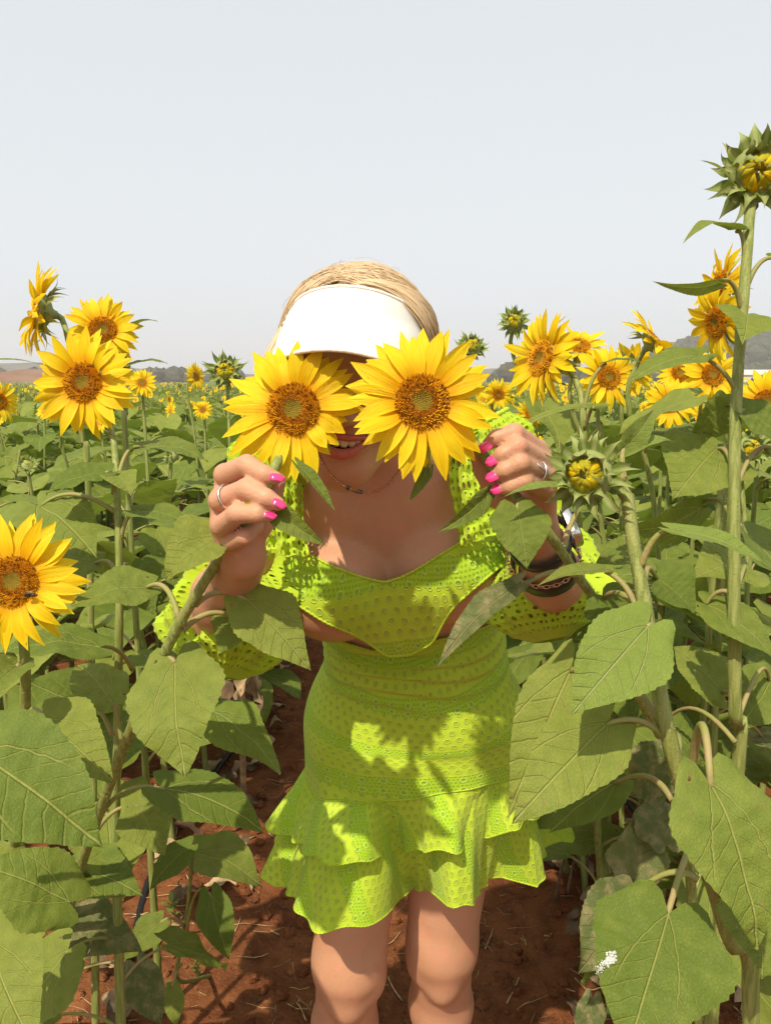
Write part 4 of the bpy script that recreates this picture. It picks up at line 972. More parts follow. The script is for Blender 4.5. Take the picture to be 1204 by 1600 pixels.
RT = [(757,697,.700),(769,719,.694),(769,745,.694),(776,764,.697)]
hands += fing([RH[0],(803,676,.692),(775,684,.693),(762,694,.699)], (.0108,.0098,.0086,.0068))
hands += fing([RH[1],(808,698,.684),(785,710,.685),(773,718,.692)], (.0112,.0102,.0088,.0070))
hands += fing([RH[2],(812,724,.682),(788,735,.684),(774,743,.691)], (.0110,.0102,.0088,.0070))
hands += fing([RH[3],(818,752,.687),(796,760,.688),(782,764,.694)], (.0100,.0092,.0080,.0064))
hands += [K(P(815,800,.765),P(776,772,.748),.0150,.0128,.01), K(P(776,772,.748),P(756,733,.735),.0122,.0102,.006), K(P(756,733,.735),P(743,704,.724),.0102,.0076,.004)]
head = [E(hd(0,-.018,.045),(.073,.094,.080),HAX,.02), E(hd(0,.020,-.030),(.060,.070,.090),HAX,.02), K(hd(-.012,.062,-.102),hd(.012,.062,-.102),.021,.021,.02),
 K(hd(-.050,.000,-.058),hd(-.012,.055,-.100),.024,.022,.02), K(hd(.050,.000,-.058),hd(.012,.055,-.100),.024,.022,.02),
 E(hd(-.036,.066,-.036),(.026,.022,.024),HAX,.015), E(hd(.036,.066,-.036),(.026,.022,.024),HAX,.015),
 K(hd(0,.086,.010),hd(0,.107,-.030),.008,.0115,.012), E(hd(-.011,.096,-.034),(.008,.010,.007),HAX,.006), E(hd(.011,.096,-.034),(.008,.010,.007),HAX,.006),
 K(hd(-.035,.074,.022),hd(.035,.074,.022),.013,.013,.015), E(hd(-.078,-.012,-.012),(.007,.018,.030),HAX,.006), E(hd(.078,-.012,-.012),(.007,.018,.030),HAX,.006),
 E(hd(0,.078,-.062),(.034,.018,.022),HAX,.012)]
def pd(p, X, Y, Z):
    if p[0] == 'e':
        _, c_, r, ax, k = p; dx, dy, dz = X-c_[0], Y-c_[1], Z-c_[2]
        k0 = 0; k1 = 0
        for i in range(3):
            q = (dx*ax[i,0]+dy*ax[i,1]+dz*ax[i,2])/r[i]; k0 = k0+q*q; k1 = k1+(q/r[i])**2
        k0 = np.sqrt(k0); return k0*(k0-1)/np.sqrt(k1+1e-12)
    _, a_, b_, ra, rb, k = p; ab = b_-a_; L2 = ab@ab+1e-12
    t = np.clip(((X-a_[0])*ab[0]+(Y-a_[1])*ab[1]+(Z-a_[2])*ab[2])/L2, 0, 1)
    return np.sqrt((X-a_[0]-t*ab[0])**2+(Y-a_[1]-t*ab[1])**2+(Z-a_[2]-t*ab[2])**2) - (ra+(rb-ra)*t)
def smin(a_, b_, k):
    h = np.maximum(k-np.abs(a_-b_),0)/k; return np.minimum(a_,b_)-h*h*k*.25
def sdf(prims, p):
    v = None
    for q in prims:
        d = pd(q, p[...,0], p[...,1], p[...,2]); v = d if v is None else smin(v, d, q[-1])
    return v
# --- grid and surface nets: one skin over the whole body
ax_x = np.arange(-.262,.272,.0027); ax_y = np.arange(.56,1.345,.0027)
ax_z = np.r_[np.arange(-.012,1.02,.0062), np.arange(1.02,1.545,.0024)]
VOL = np.full((len(ax_x),len(ax_y),len(ax_z)), 1.0, np.float32)
def carve(prims, sub=False):
    for p in prims:
        m = p[-1]+.012
        if p[0] == 'e': R = max(p[2]); lo, hi = p[1]-R-m, p[1]+R+m
        else: R = max(p[3],p[4]); lo, hi = np.minimum(p[1],p[2])-R-m, np.maximum(p[1],p[2])+R+m
        i0,i1 = np.searchsorted(ax_x,[lo[0],hi[0]]); j0,j1 = np.searchsorted(ax_y,[lo[1],hi[1]]); k0,k1 = np.searchsorted(ax_z,[lo[2],hi[2]])
        if i1<=i0 or j1<=j0 or k1<=k0: continue
        d = pd(p, ax_x[i0:i1,None,None].astype(np.float32), ax_y[None,j0:j1,None].astype(np.float32), ax_z[None,None,k0:k1].astype(np.float32))
        s_ = VOL[i0:i1,j0:j1,k0:k1]
        VOL[i0:i1,j0:j1,k0:k1] = -smin(-s_, d, p[-1]) if sub else smin(s_, d, p[-1])
MOUTH = [E(hd(0,.100,-.0655),(.031,.034,.0105),HAX,.004)]
def smile(x): return .011*(x/.033)**2      # corners of the mouth rise
carve(torso); carve(bust); carve(neck); carve(legs); carve(head); carve(arms); carve(hands)
carve([E(hd(x,.100,-.0665+smile(x)),(.008,.030,.0088),HAX,.004) for x in np.linspace(-.026,.026,9)], True)
carve([E(hd(sx*.032,.082,.004),(.016,.012,.009),HAX,.008) for sx in (-1,1)], True)
def surface_nets(v):
    s = v < 0; n = np.array(v.shape)
    cnt = np.zeros(n-1, np.uint8)
    C8 = [(i,j,k) for i in (0,1) for j in (0,1) for k in (0,1)]
    sl = lambda o, m=1: tuple(slice(o[a], n[a]-m+o[a]) for a in range(3))
    for o in C8: cnt += s[sl(o)]
    act = (cnt > 0) & (cnt < 8); idx = np.argwhere(act); N = len(idx)
    vid = np.full(n-1, -1, np.int32); vid[act] = np.arange(N)
    acc = np.zeros((N,3)); num = np.zeros(N)
    cv = {o: v[idx[:,0]+o[0], idx[:,1]+o[1], idx[:,2]+o[2]] for o in C8}
    for o in C8:
        for a in range(3):
            if o[a]: continue
            o2 = list(o); o2[a] = 1; o2 = tuple(o2); A_, B_ = cv[o], cv[o2]; x = (A_<0) != (B_<0)
            t = np.where(x, A_/(A_-B_+1e-20), 0); q = np.tile(np.array(o,float),(N,1)); q[:,a] = t
            acc[x] += q[x]; num[x] += 1
    pos = idx + acc/num[:,None]
    F = []
    for a in range(3):
        b_, c_ = (a+1)%3, (a+2)%3
        s0 = [slice(None)]*3; s1 = [slice(None)]*3; s0[a] = slice(0,n[a]-1); s1[a] = slice(1,n[a])
        x = s[tuple(s0)] != s[tuple(s1)]
        e_ = np.argwhere(x); e_ = e_[(e_[:,b_]>0)&(e_[:,c_]>0)&(e_[:,b_]<n[b_]-1)&(e_[:,c_]<n[c_]-1)]
        def cell(db, dc): q = e_.copy(); q[:,b_] -= db; q[:,c_] -= dc; return vid[q[:,0],q[:,1],q[:,2]]
        quad = np.stack([cell(1,1),cell(0,1),cell(0,0),cell(1,0)],-1)
        inside = s[e_[:,0],e_[:,1],e_[:,2]]
        quad[~inside] = quad[~inside][:,::-1]; F.append(quad)
    return pos, np.concatenate(F)
pos, bf = surface_nets(VOL)
bv = np.stack([np.interp(pos[:,i], np.arange(len(q)), q) for i,q in enumerate((ax_x,ax_y,ax_z))], -1)
del VOL
s = NT('skin'); o = s.pos()
n1 = s.noise(9,3,o); n2 = s.noise(170,3,o,.6); n3 = s.noise(420,2,o)
c = s.mix(s.ramp(n1,.3,.7), (.46,.24,.130), (.55,.30,.178)); c = s.mix(s.math('MULTIPLY', s.ramp(n2,.60,.72), .28), c, (.36,.15,.08)); c = s.mix(s.math('MULTIPLY', s.ramp(n2,.3,.55), .15), c, (.66,.30,.2))
blot = s.noise(38,4,o,.65); c = s.mix(s.math('MULTIPLY', s.ramp(blot,.48,.70), .42), c, (.62,.25,.16)); c = s.mix(s.math('MULTIPLY', s.ramp(s.noise(22,3,o),.55,.75), .25), c, (.42,.22,.125)); s.bsdf(c, .48, .30, s.bump(s.math('ADD', n3, s.math('ADD', s.math('MULTIPLY', n2, .8), s.math('MULTIPLY', blot, .9))), .28, .0016), sss=.12); MT['skin'] = s.m
body = link('body', make_mesh('body', bv-WB, bf, MT['skin']), woman)

# --- mouth, eyes
plain('tooth', (.80,.74,.62), .25, .5, .04, 60); plain('lip', (.50,.13,.10), .35, .5, .12, 200, .0008); plain('gum', (.10,.02,.018), .5, .3, .2, 80)
def mouth_y(x): return .100-.35*abs(x)**2/.03
bg_ = Bag()
v, f = sph(hd(0,.072,-.066), np.array((.030,.018,.016))*HS, 12, 8, HAX); bg_.add(v, f); link('mouth_interior', make_mesh('mouth_interior', bg_.v[0]-WB, bg_.f, MT['gum']), woman)
xs_ = [-.0265,-.0205,-.0135,-.0048,.0048,.0135,.0205,.0265]; ws_ = [.0033,.0039,.0048,.0054,.0054,.0048,.0039,.0033]
th_ = link('teeth', make_mesh('teeth', tube(np.array([hd(x,mouth_y(x)-.013,-.059+smile(x)) for x in np.linspace(-.028,.028,14)])-WB,.003,6)[0], tube(np.array([hd(x,mouth_y(x)-.013,-.059+smile(x)) for x in np.linspace(-.028,.028,14)]),.003,6)[1], MT['gum']), woman)
for x, wd in zip(xs_, ws_):
    v, f = sph((0,0,0), (wd,.0035,.0074), 10, 8); v = np.sign(v)*np.abs(v)**.8*np.array([wd,.0035,.0074])**.2*HS
    v = hd(x,mouth_y(x)-.0095,-.0632+smile(x)) + v@HAX
    link('tooth', make_mesh('tooth', v-WB, f, MT['tooth']), th_)
def lip_path(z, bow): return np.array([hd(x, mouth_y(x)-.0045+.002*(1-(x/.034)**2), z*(1-(abs(x)/.034)**2.2)-.0665+smile(x)+bow*math.cos(x/.006)*max(0,1-abs(x)/.012)) for x in np.linspace(-.034,.034,24)])
lt = np.sin(np.pi*np.linspace(.04,.96,24))**.6
for z, r in ((.0098,.0040),(-.0105,.0056)):
    v, f, uv = tube(lip_path(z, .0008 if z>0 else 0), r*lt, 10); link('lip', make_mesh('lip', v-WB, f, MT['lip'], uv), woman)
plain('eye_white', (.75,.74,.72), .2, .5, .03, 40); plain('brow', (.22,.13,.06), .8, .2, .3, 200)
for sx in (-1,1):
    v, f = sph(hd(sx*.032,.064,.004), .0125, 16, 12); eo = link('eye', make_mesh('eye', v-WB, f, MT['eye_white']), woman)
    v, f = sph(hd(sx*.032,.0738,.003), (.0055,.0030,.0055), 12, 8, HAX); link('iris', make_mesh('iris', v-WB, f, MT['brow']), eo)
    v, f, uv = tube(np.array([hd(sx*(.016+.034*t), .088-.012*t*t, .022+.007*math.sin(t*2.4)) for t in np.linspace(0,1,10)]), .0028*np.sin(np.pi*np.linspace(.15,.95,10)), 6)
    link('eyebrow', make_mesh('eyebrow', v-WB, f, MT['brow']), woman)

# --- hair: a combed cap and many locks swept from the parting to the sides
HAIRC = hd(0,-.020,.040)
def hs_pt(d, lift): d = nrm(d); r = 1/np.sqrt((d[...,0]/.0895)**2+(d[...,1]/.106)**2+(d[...,2]/.096)**2); return HAIRC + (HS*(r+lift)[...,None]*d)@HAX
s = NT('blonde_hair'); x, y = s.uv()
cm = s.n('ShaderNodeCombineXYZ'); s.put(cm.inputs[0], s.math('MULTIPLY', x, 420)); s.put(cm.inputs[1], s.math('MULTIPLY', y, 1.5)); n = s.noise(1,3,cm.outputs[0],.7)
c = s.mix(s.ramp(n,.25,.75), (.50,.34,.18), (.76,.58,.35)); c = s.mix(s.math('MULTIPLY', s.ramp(s.noise(.22,2,cm.outputs[0]),.45,.65), .5), c, (.86,.70,.45))
s.bsdf(c, .40, .5, s.bump(n,.35,.0012), .10); MT['hair'] = s.m
th = np.linspace(0,2*np.pi,72,endpoint=False); low = np.where(np.cos(th)>.0, .30+.20*np.cos(th), -.55+.85*np.clip(np.cos(th)+1,0,1))    # cos>0 is the brow side
rows_ = []
for t in np.linspace(0,1,22):
    el = np.pi/2 + (np.arcsin(np.clip(low,-.95,.95))-np.pi/2)*t
    d = np.stack([np.cos(el)*np.sin(th), np.cos(el)*np.cos(th), np.sin(el)],-1); rows_.append(hs_pt(d, np.full(72,.0)+.003*np.sin(th*17+t*3)*t))
hv = np.concatenate(rows_); hb = Bag(); hb.add(hv, grid_faces(22,72,True)[:, ::-1], np.stack([np.tile(th/6.28,22), np.repeat(np.linspace(0,1,22),72)],-1))
rs = np.random.RandomState(91)
part = lambda t: nrm(np.array([-.30+.10*t, .52-1.0*t, .80]))      # the parting, from brow to crown, left of the middle
for i in range(1500):
    t = rs.rand()**1.2; p0 = part(t); right = rs.rand() < .68
    end = nrm(np.array([.98, -.05-.8*rs.rand(), -.28-.45*rs.rand()])) if right else nrm(np.array([-.98, .12-.8*rs.rand(), -.25-.5*rs.rand()]))
    p0 = nrm(p0 + rs.randn(3)*.05); w0 = math.acos(np.clip(p0@end,-1,1)); tt = np.linspace(0,1,13)
    d = (np.sin((1-tt)*w0)[:,None]*p0+np.sin(tt*w0)[:,None]*end)/math.sin(w0)
    d = nrm(d + np.array([0,(.38 if right else .20)*(1-t),0])*np.sin(np.pi*tt)[:,None] + rs.randn(3)*.007)
    path = hs_pt(d, np.full(13, .001+.006*rs.rand()) + .005*np.sin(np.pi*tt)*rs.rand())
    v, f, uv = tube(path, (.0004+.0009*rs.rand()**2)*np.sin(np.pi*np.linspace(.08,.92,13))**.5, 5, cap=False); uv[:,0] = rs.rand()+uv[:,0]*.02; uv[:,1] = np.repeat(tt,5); hb.add(v, f, uv)
for i in range(120):                                               # tied back low behind the neck
    st = nrm(np.array([rs.uniform(-.9,.9), -.55-.5*rs.rand(), -.2-.3*rs.rand()])); a_ = hs_pt(st[None], np.array([.002]))[0]
    e_ = hd(rs.randn()*.008, -.125+rs.randn()*.008, -.055+rs.randn()*.008); g_ = e_+HR*rs.randn()*.02-HF*.015+V3(0,.02,-.12-.06*rs.rand())
    v, f, uv = tube(catmull([a_, a_*.4+e_*.6-HF*.014, e_, e_*.5+g_*.5-HF*.012, g_], 16), np.linspace(.0032,.0014,16), 5, cap=False); uv[:,0] = rs.rand()+uv[:,0]*.02; hb.add(v,f,uv)
for i in range(420):                                               # front hair combed over the visor's edge towards photo right
    p0 = nrm(np.array([-.10+.16*rs.rand(), .62+.10*rs.rand(), .80])); end = nrm(np.array([.98, .30-.45*rs.rand(), .02-.30*rs.rand()])); w0 = math.acos(np.clip(p0@end,-1,1)); tt = np.linspace(0,1,14)
    d = (np.sin((1-tt)*w0)[:,None]*p0+np.sin(tt*w0)[:,None]*end)/math.sin(w0); d = nrm(d+np.array([.0,.10,.16])*(rs.rand()*np.sin(np.pi*tt))[:,None]+rs.randn(3)*.006)
    path = hs_pt(d, .004+.017*np.sin(np.pi*np.clip(tt,0,.9))*(.6+.4*rs.rand())); v, f, uv = tube(path, (.0004+.0009*rs.rand()**2)*np.sin(np.pi*np.linspace(.1,.95,14))**.5, 5, cap=False); uv[:,0] = rs.rand()+uv[:,0]*.02; uv[:,1] = np.repeat(tt,5); hb.add(v,f,uv)
for i in range(90):                                                # flyaway hairs
    d0 = nrm(np.array([rs.uniform(-.9,.9), rs.uniform(-.5,.5), rs.uniform(.25,.9)])); tt = np.linspace(0,1,9); d = nrm(d0+np.outer(tt, rs.randn(3)*.45)); path = hs_pt(d, .004+tt*.012*rs.rand()+.004*np.sin(tt*3))
    v, f, uv = tube(path, .00022, 3, cap=False); uv[:,0] = rs.rand(); hb.add(v,f,uv)
for i in range(150):                                               # loose lock before the ear, photo left
    a_ = hs_pt(nrm(np.array([-.86,.42+.15*rs.randn(),.42]))[None], np.array([.004]))[0]; b_ = hd(-.098+.005*rs.randn(), .030+.012*rs.randn(), -.005); e_ = hd(-.101+.006*rs.randn(), .034+.016*rs.randn(), -.050-.02*rs.rand())
    v, f, uv = tube(catmull([a_,b_,e_],12), (.0010+.001*rs.rand())*np.sin(np.pi*np.linspace(.2,.97,12)), 4, cap=False); uv[:,0] = rs.rand()+uv[:,0]*.02; hb.add(v,f,uv)
hm = hb.mesh('hair', MT['hair']); hm.transform(Matrix.Translation(-Vector(WB))); link('hair', hm, woman)

# --- sun visor: band round the head and a wide sloping brim, woven straw
s = NT('woven_straw_white'); x, y = s.uv()
wv = s.math('MULTIPLY', s.math('SINE', s.math('MULTIPLY', x, 1500)), s.math('SINE', s.math('MULTIPLY', y, 1500)))
rib = s.math('SINE', s.math('MULTIPLY', y, 900))
c = s.mix(s.ramp(wv,-.6,.3), (.78,.75,.67), (.88,.87,.83))
s.bsdf(c, .6, .3, s.bump(s.math('ADD', wv, s.math('MULTIPLY', rib, .3)), .22, .0007), .12, (.8,.7,.5)); MT['visor'] = s.m
ph = np.linspace(-2.0,2.0,80)
def vis_ring(rx, ry, z, lift=0): return lambda p: hd_arr(rx*np.sin(p), -.012+ry*np.cos(p), z)
def hd_arr(x,y,z): return HC + (x[...,None]*HR + y[...,None]*HF + z[...,None]*HU)*HS
def visor_surface(p, t):
    """t 0..1 band from its top edge to the brow, 1..2 brim from the brow to the rim"""
    front = np.clip(np.cos(p*.78),0,1)
    tb = np.clip(t,0,1); tr = np.clip(t-1,0,1)
    rx = .0880+.004*tb; ry = .0930+.018*tb
    z = (.114-.085*(1-front))*(1-tb)+.088*tb - .040*(1-front)*tb
    L = .075*front**.75+.004
    rx2 = rx+L*.34*tr; ry2 = ry+L*.96*tr; z = z - L*(.38*tr+.10*tr**2) - .048*tr*np.sin(p)**2
    return hd_arr(rx2*np.sin(p), -.014+ry2*np.cos(p), z)
tt = np.r_[np.linspace(0,1,9), np.linspace(1.08,2,16)]
PP, TT = np.meshgrid(ph, tt); top = visor_surface(PP, TT)
e1 = np.gradient(top,axis=0); e2 = np.gradient(top,axis=1); nn = nrm(np.cross(e2,e1)); nn *= np.sign((nn*(top-HC)).sum(-1,keepdims=True)).mean() and 1
bot = top - nn*.0022*np.sign(((nn*(top-(HC-HU*.08))).sum(-1)).mean())
nr, nc = PP.shape; vb = Bag(); uvv = np.stack([PP*.12, TT*.09],-1).reshape(-1,2)
vb.add(top.reshape(-1,3), grid_faces(nr,nc), uvv); vb.add(bot.reshape(-1,3), grid_faces(nr,nc)[:,::-1], uvv)
visor = link('sun_visor', make_mesh('sun_visor', np.concatenate(vb.v)-WB, vb.f, MT['visor'], np.concatenate(vb.uv)), woman)
plain('visor_piping', (.84,.80,.72), .6, .3, .08, 200)
v, f, uv = tube(visor_surface(ph,np.full(80,2.0)), .0022, 6); link('piping', make_mesh('piping', v-WB, f, MT['visor_piping'], uv), visor)
v, f, uv = tube(visor_surface(ph,np.full(80,0.0)), .0016, 6); link('piping', make_mesh('piping', v-WB, f, MT['visor_piping'], uv), visor)
bp = np.linspace(2.0, 2*np.pi-2.0, 40); sz = .016
zc = .114-.075-.005
strap = np.stack([hd_arr(.0915*np.sin(bp), -.014+.108*np.cos(bp)-.010, np.full(40, z_)) for z_ in (zc-.02, zc-.002)]); link('strap', make_mesh('strap', strap.reshape(-1,3)-WB, grid_faces(2,40), MT['visor']), visor)
plain('stitch_brown', (.30,.19,.08), .7, .2, .2, 100)
sb = Bag()                                                          # small stitched mark at the side of the band
for k, (dp, dt, l, sl) in enumerate(((0,0,.5,.0),(.035,.02,.42,.25),(.07,-.02,.5,.0),(.115,.05,.12,0),(.13,.18,.12,0),(.14,.30,.12,0),(.145,.42,.12,0),(.15,.54,.12,0),(.02,.62,.12,0),(.03,.75,.12,0))):
    q = np.linspace(0,1,5); pp_ = visor_surface(-1.28+dp+sl*.1*q, .70+dt+l*q*.5); pp_ = pp_+nrm(pp_-HC)*.0012
    v, f, uv = tube(pp_, .0006, 4); sb.add(v,f,uv)
link('stitched_mark', make_mesh('stitched_mark', np.concatenate(sb.v)-WB, sb.f, MT['stitch_brown']), visor)

# --- dress: surfaces wrapped over the body
plain('lime_trim', (.42,.56,.035), .7, .2, .12, 300, .0008)
def eyelet_material(name, real_holes=False):
    s = NT(name); x, y = s.uv()
    # bands run round the body: wide bands of round eyelets, narrow bands of small openwork
    per = .088; yb = s.math('MULTIPLY', s.math('FRACT', s.math('DIVIDE', s.math('ADD', y, s.math('MULTIPLY', s.noise(3,1,s.pos()),.004)), per)), per)
    narrow = s.math('MULTIPLY', s.ramp(yb,.0585,.0595), s.math('SUBTRACT',1,s.ramp(yb,.0865,.0875)))
    def cells(cx, cy, r, soft, stagger=True, squash=.8):
        row = s.math('FLOOR', s.math('DIVIDE', y, cy)); off = s.math('MULTIPLY', s.math('MODULO', row, 2), .5) if stagger else 0
        fx = s.math('SUBTRACT', s.math('FRACT', s.math('ADD', s.math('DIVIDE', x, cx), off)), .5); fy = s.math('SUBTRACT', s.math('FRACT', s.math('DIVIDE', y, cy)), .5)
        dx = s.math('MULTIPLY', fx, cx); dy = s.math('MULTIPLY', fy, cy/squash)
        return s.math('SQRT', s.math('ADD', s.math('MULTIPLY', dx, dx), s.math('MULTIPLY', dy, dy)))
    d1 = cells(.0166,.0126,0,0,squash=.92)
    hole1 = s.math('SUBTRACT',1,s.ramp(d1,.0032,.0039)); ring1 = s.math('MULTIPLY', s.ramp(d1,.0030,.0038), s.math('SUBTRACT',1,s.ramp(d1,.0044,.0054)))
    d2 = cells(.0058,.0050,0,0,squash=.9); hole2 = s.math('SUBTRACT',1,s.ramp(d2,.0012,.0019))
    d3 = cells(.0260,.0145,0,0,stagger=False); big3 = s.math('SUBTRACT',1,s.ramp(d3,.0052,.0060)); ring3 = s.math('MULTIPLY', s.ramp(d3,.0026,.0034), big3)
    hole2 = s.math('MAXIMUM', s.math('MULTIPLY', hole2, s.math('SUBTRACT',1,big3)), s.math('SUBTRACT',1,s.ramp(d3,.0020,.0028)))
    hole = s.math('ADD', s.math('MULTIPLY', hole1, s.math('SUBTRACT',1,narrow)), s.math('MULTIPLY', hole2, narrow))
    ring = s.math('ADD', s.math('MULTIPLY', ring1, s.math('SUBTRACT',1,narrow)), s.math('MULTIPLY', ring3, narrow))
    wv = s.noise(900,2,s.pos()); big = s.noise(7,2,s.pos())
    base = s.mix(s.ramp(big,.3,.7), (.46,.62,.028), (.53,.69,.045))
    lining = s.mix(narrow, (.33,.45,.025), (.16,.44,.018))
    col = s.mix(s.math('MULTIPLY', hole, .62), base, lining); col = s.mix(s.math('MULTIPLY', ring, .6), col, (.64,.80,.16))
    col = s.mix(s.math('MULTIPLY', narrow, .22), col, (.22,.55,.02))
    h = s.math('ADD', s.math('MULTIPLY', ring, 1.0), s.math('ADD', s.math('MULTIPLY', hole, -.75), s.math('MULTIPLY', wv, .25)))
    s.bsdf(col, .72, .15, s.bump(h, .7, .0015), .16, (.50,.68,.03), sheen=.15); return s.m
MT['dress'] = eyelet_material('lime_eyelet_cloth')
s = NT('lime_openwork'); wv = s.noise(700,2,s.pos()); c = s.mix(s.ramp(s.noise(12,2,s.pos()),.3,.7),(.46,.62,.026),(.54,.70,.045)); s.bsdf(c,.72,.15,s.bump(wv,.35,.001),.25,(.45,.62,.03),sheen=.15); MT['lime_open'] = s.m

base_s = torso+[(q[0],q[1],q[2],q[3],.055) for q in bust]+[E((.022,1.005,1.075),(.07,.055,.06),CHEST_AX,.06)]
hips = torso[:6]
spine = catmull([(.045,1.165,.66),(.042,1.165,.78),(.040,1.165,.90),(.034,1.115,1.04),(.015,1.055,1.16),(.004,1.02,1.27),(.002,1.005,1.36)], 160)
sl_ = np.r_[0, np.cumsum(np.linalg.norm(np.diff(spine,axis=0),axis=1))]; st_t = nrm(np.gradient(spine,axis=0))
def wrap(th, h, off, prims, rmax=.30):
    """points of the cloth at angle th (0 = front, + = photo right) and spine height h"""
    S = np.stack([np.interp(h, sl_, spine[:,i]) for i in range(3)],-1); T = nrm(np.stack([np.interp(h, sl_, st_t[:,i]) for i in range(3)],-1))
    roll = np.interp(h, [0,.15,.30,.45,.6,.7], [.02,.10,.11,.15,.17,.17])
    lat = np.stack([np.ones_like(roll), 0*roll, roll],-1); lat = nrm(lat-(lat*T).sum(-1,keepdims=True)*T); fw = np.cross(lat, T); fw *= np.where(fw[...,1:2]<0,1,-1)
    D = np.sin(th)[...,None]*lat+np.cos(th)[...,None]*fw; r = np.full(th.shape, rmax)
    for _ in range(26): r = r - .9*(sdf(prims, S+r[...,None]*D)-off); r = np.clip(r,.02,rmax)
    return S+r[...,None]*D, D, T
# look-up from photo pixel to (th, h) on the front of the body
gt, gh = np.meshgrid(np.linspace(-1.75,1.75,141), np.linspace(.03,sl_[-1],160))
gpt_, _, _ = wrap(gt, gh, .006, base_s); gpx = project(gpt_)
def lookup(px, py):
    d = (gpx[...,0]-px)**2+(gpx[...,1]-py)**2; i = d.argmin(); return gt.ravel()[i], gh.ravel()[i]
def edge(pts, sides, lo=-1.35, hi=1.35, gpx=gpx, pick=-1):
    """height of an edge for every angle: on the front where it crosses the line drawn in the photo, sides and back by (angle, height)"""
    pts = np.array(sorted(pts), float); xs, ys = [], []
    for c in range(gt.shape[1]):
        a_ = gt[0,c]; x_, y_ = gpx[:,c,0], gpx[:,c,1]
        if a_ < lo or a_ > hi: continue
        g_ = y_-np.interp(x_, pts[:,0], pts[:,1])
        k = np.where((g_[1:] <= 0) & (g_[:-1] > 0))[0]
        if len(k) == 0: continue
        k = k[pick]; xm = x_[k]
        if xm < pts[0,0]-6 or xm > pts[-1,0]+6: continue
        t = g_[k]/(g_[k]-g_[k+1]); xs.append(a_); ys.append(gh[k,c]+t*(gh[k+1,c]-gh[k,c]))
    xs, ys = np.array(xs), np.array(ys)
    ys = np.convolve(np.r_[ys[0],ys[0],ys,ys[-1],ys[-1]], np.array([1,2,3,2,1])/9, 'valid')
    lft = [q for q in sides if q[0] < xs[0]-.12]; rgt = [q for q in sides if q[0] > xs[-1]+.12]
    return np.r_[[q[0] for q in lft], xs, [q[0] for q in rgt]], np.r_[[q[1] for q in lft], ys, [q[1] for q in rgt]]
def smooth_interp(th, xs, ys): return np.interp(th, xs, ys)
NTH = 260
TH = np.linspace(-math.pi, math.pi, NTH+1)
def cloth(name, th, hlo, hhi, off, prims, nrow, mat, folds=None, v0=0.0, close=True):
    t = np.linspace(0,1,nrow)[:,None]; H = hlo[None]*(1-t)+hhi[None]*t; A_ = np.broadcast_to(th,H.shape)
    p, D, T = wrap(A_, H, off, prims)
    if folds is not None: p = p + D*folds(A_,H,t)[...,None]
    arc = np.cumsum(np.r_[0, np.linalg.norm(np.diff(p[nrow//2],axis=0),axis=1)]); arc = arc-arc[len(arc)//2]
    uv = np.stack([np.broadcast_to(arc,H.shape), H+v0],-1).reshape(-1,2)
    o = link(name, make_mesh(name, p.reshape(-1,3)-WB, grid_faces(nrow,len(th)), mat, uv), woman)
    return o, p
def trim(line, parent, r=.0018, scal=.0016, wave=.006):
    """scalloped edging sewn along an edge"""
    L = np.r_[0,np.cumsum(np.linalg.norm(np.diff(line,axis=0),axis=1))]; n = int(L[-1]/.0016); s_ = np.linspace(0,L[-1],n)
    q = np.stack([np.interp(s_,L,line[:,i]) for i in range(3)],-1); q = q + np.array([0,-.2,1])*(np.abs(np.sin(s_/wave*np.pi))*scal)[:,None]
    v, f, uv = tube(q, r, 5); link('trim', make_mesh('trim', v-WB, f, MT['lime_trim'], uv), parent)
# bodice
top_x, top_y = edge([(440,842),(462,856),(480,868),(520,888),(560,903),(600,913),(628,904),(650,893),(690,868),(720,850),(752,815),(775,790)], [(-math.pi,.53),(-1.7,.535),(-1.35,.575),(1.35,.585),(1.7,.535),(math.pi,.53)], -1.1, 1.1)
bot_x, bot_y = edge([(455,940),(478,956),(510,976),(545,990),(560,998),(580,1010),(602,1028),(640,1026),(678,1006),(692,976),(708,950),(745,918),(775,892),(800,876)], [(-math.pi,.44),(-2.2,.44),(-1.6,.455),(1.6,.47),(2.2,.44),(math.pi,.44)])
hhi = smooth_interp(TH, top_x, top_y); hlo = np.minimum(smooth_interp(TH, bot_x, bot_y), hhi-.02)
bod, pb = cloth('bodice', TH, hlo, hhi, .0050, base_s, 44, MT['dress'], lambda a_,h,t: .0012*np.sin(a_*23+h*60)*np.sin(np.pi*t), .02)
trim(pb[-1], bod); trim(pb[0], bod)
# skirt down to the seam
skirt_s = hips + [K(HIPL+V3(.03,0,0),KNL+V3(.035,0,.1),.096,.088,.09), K(HIPR+V3(-.02,0,0),KNR+V3(-.03,0,.1),.100,.088,.09), E((.048,1.15,.80),(.142,.115,.13),PEL_AX,.08)]
gpx2 = project(wrap(gt, np.linspace(.03,.62,160)[:,None]+0*gt, .008, skirt_s)[0]); gh_keep = gh; gh = np.linspace(.03,.62,160)[:,None]+0*gt
top2_x, top2_y = edge([(480,978),(492,986),(540,1008),(580,1020),(602,1022),(640,1019),(682,1003),(740,990),(798,966),(820,955)], [(-math.pi,.41),(-2.0,.41),(-1.6,.43),(1.6,.44),(2.2,.41),(math.pi,.41)], gpx=gpx2)
sea_x, sea_y = edge([(440,1236),(458,1240),(490,1247),(520,1252),(560,1255),(620,1252),(700,1240),(778,1224),(810,1216)], [(-math.pi,.12),(-2.0,.12),(-1.6,.125),(1.6,.135),(2.2,.125),(math.pi,.12)], -1.2, 1.2, gpx=gpx2)
shi = smooth_interp(TH, top2_x, top2_y); slo = smooth_interp(TH, sea_x, sea_y)
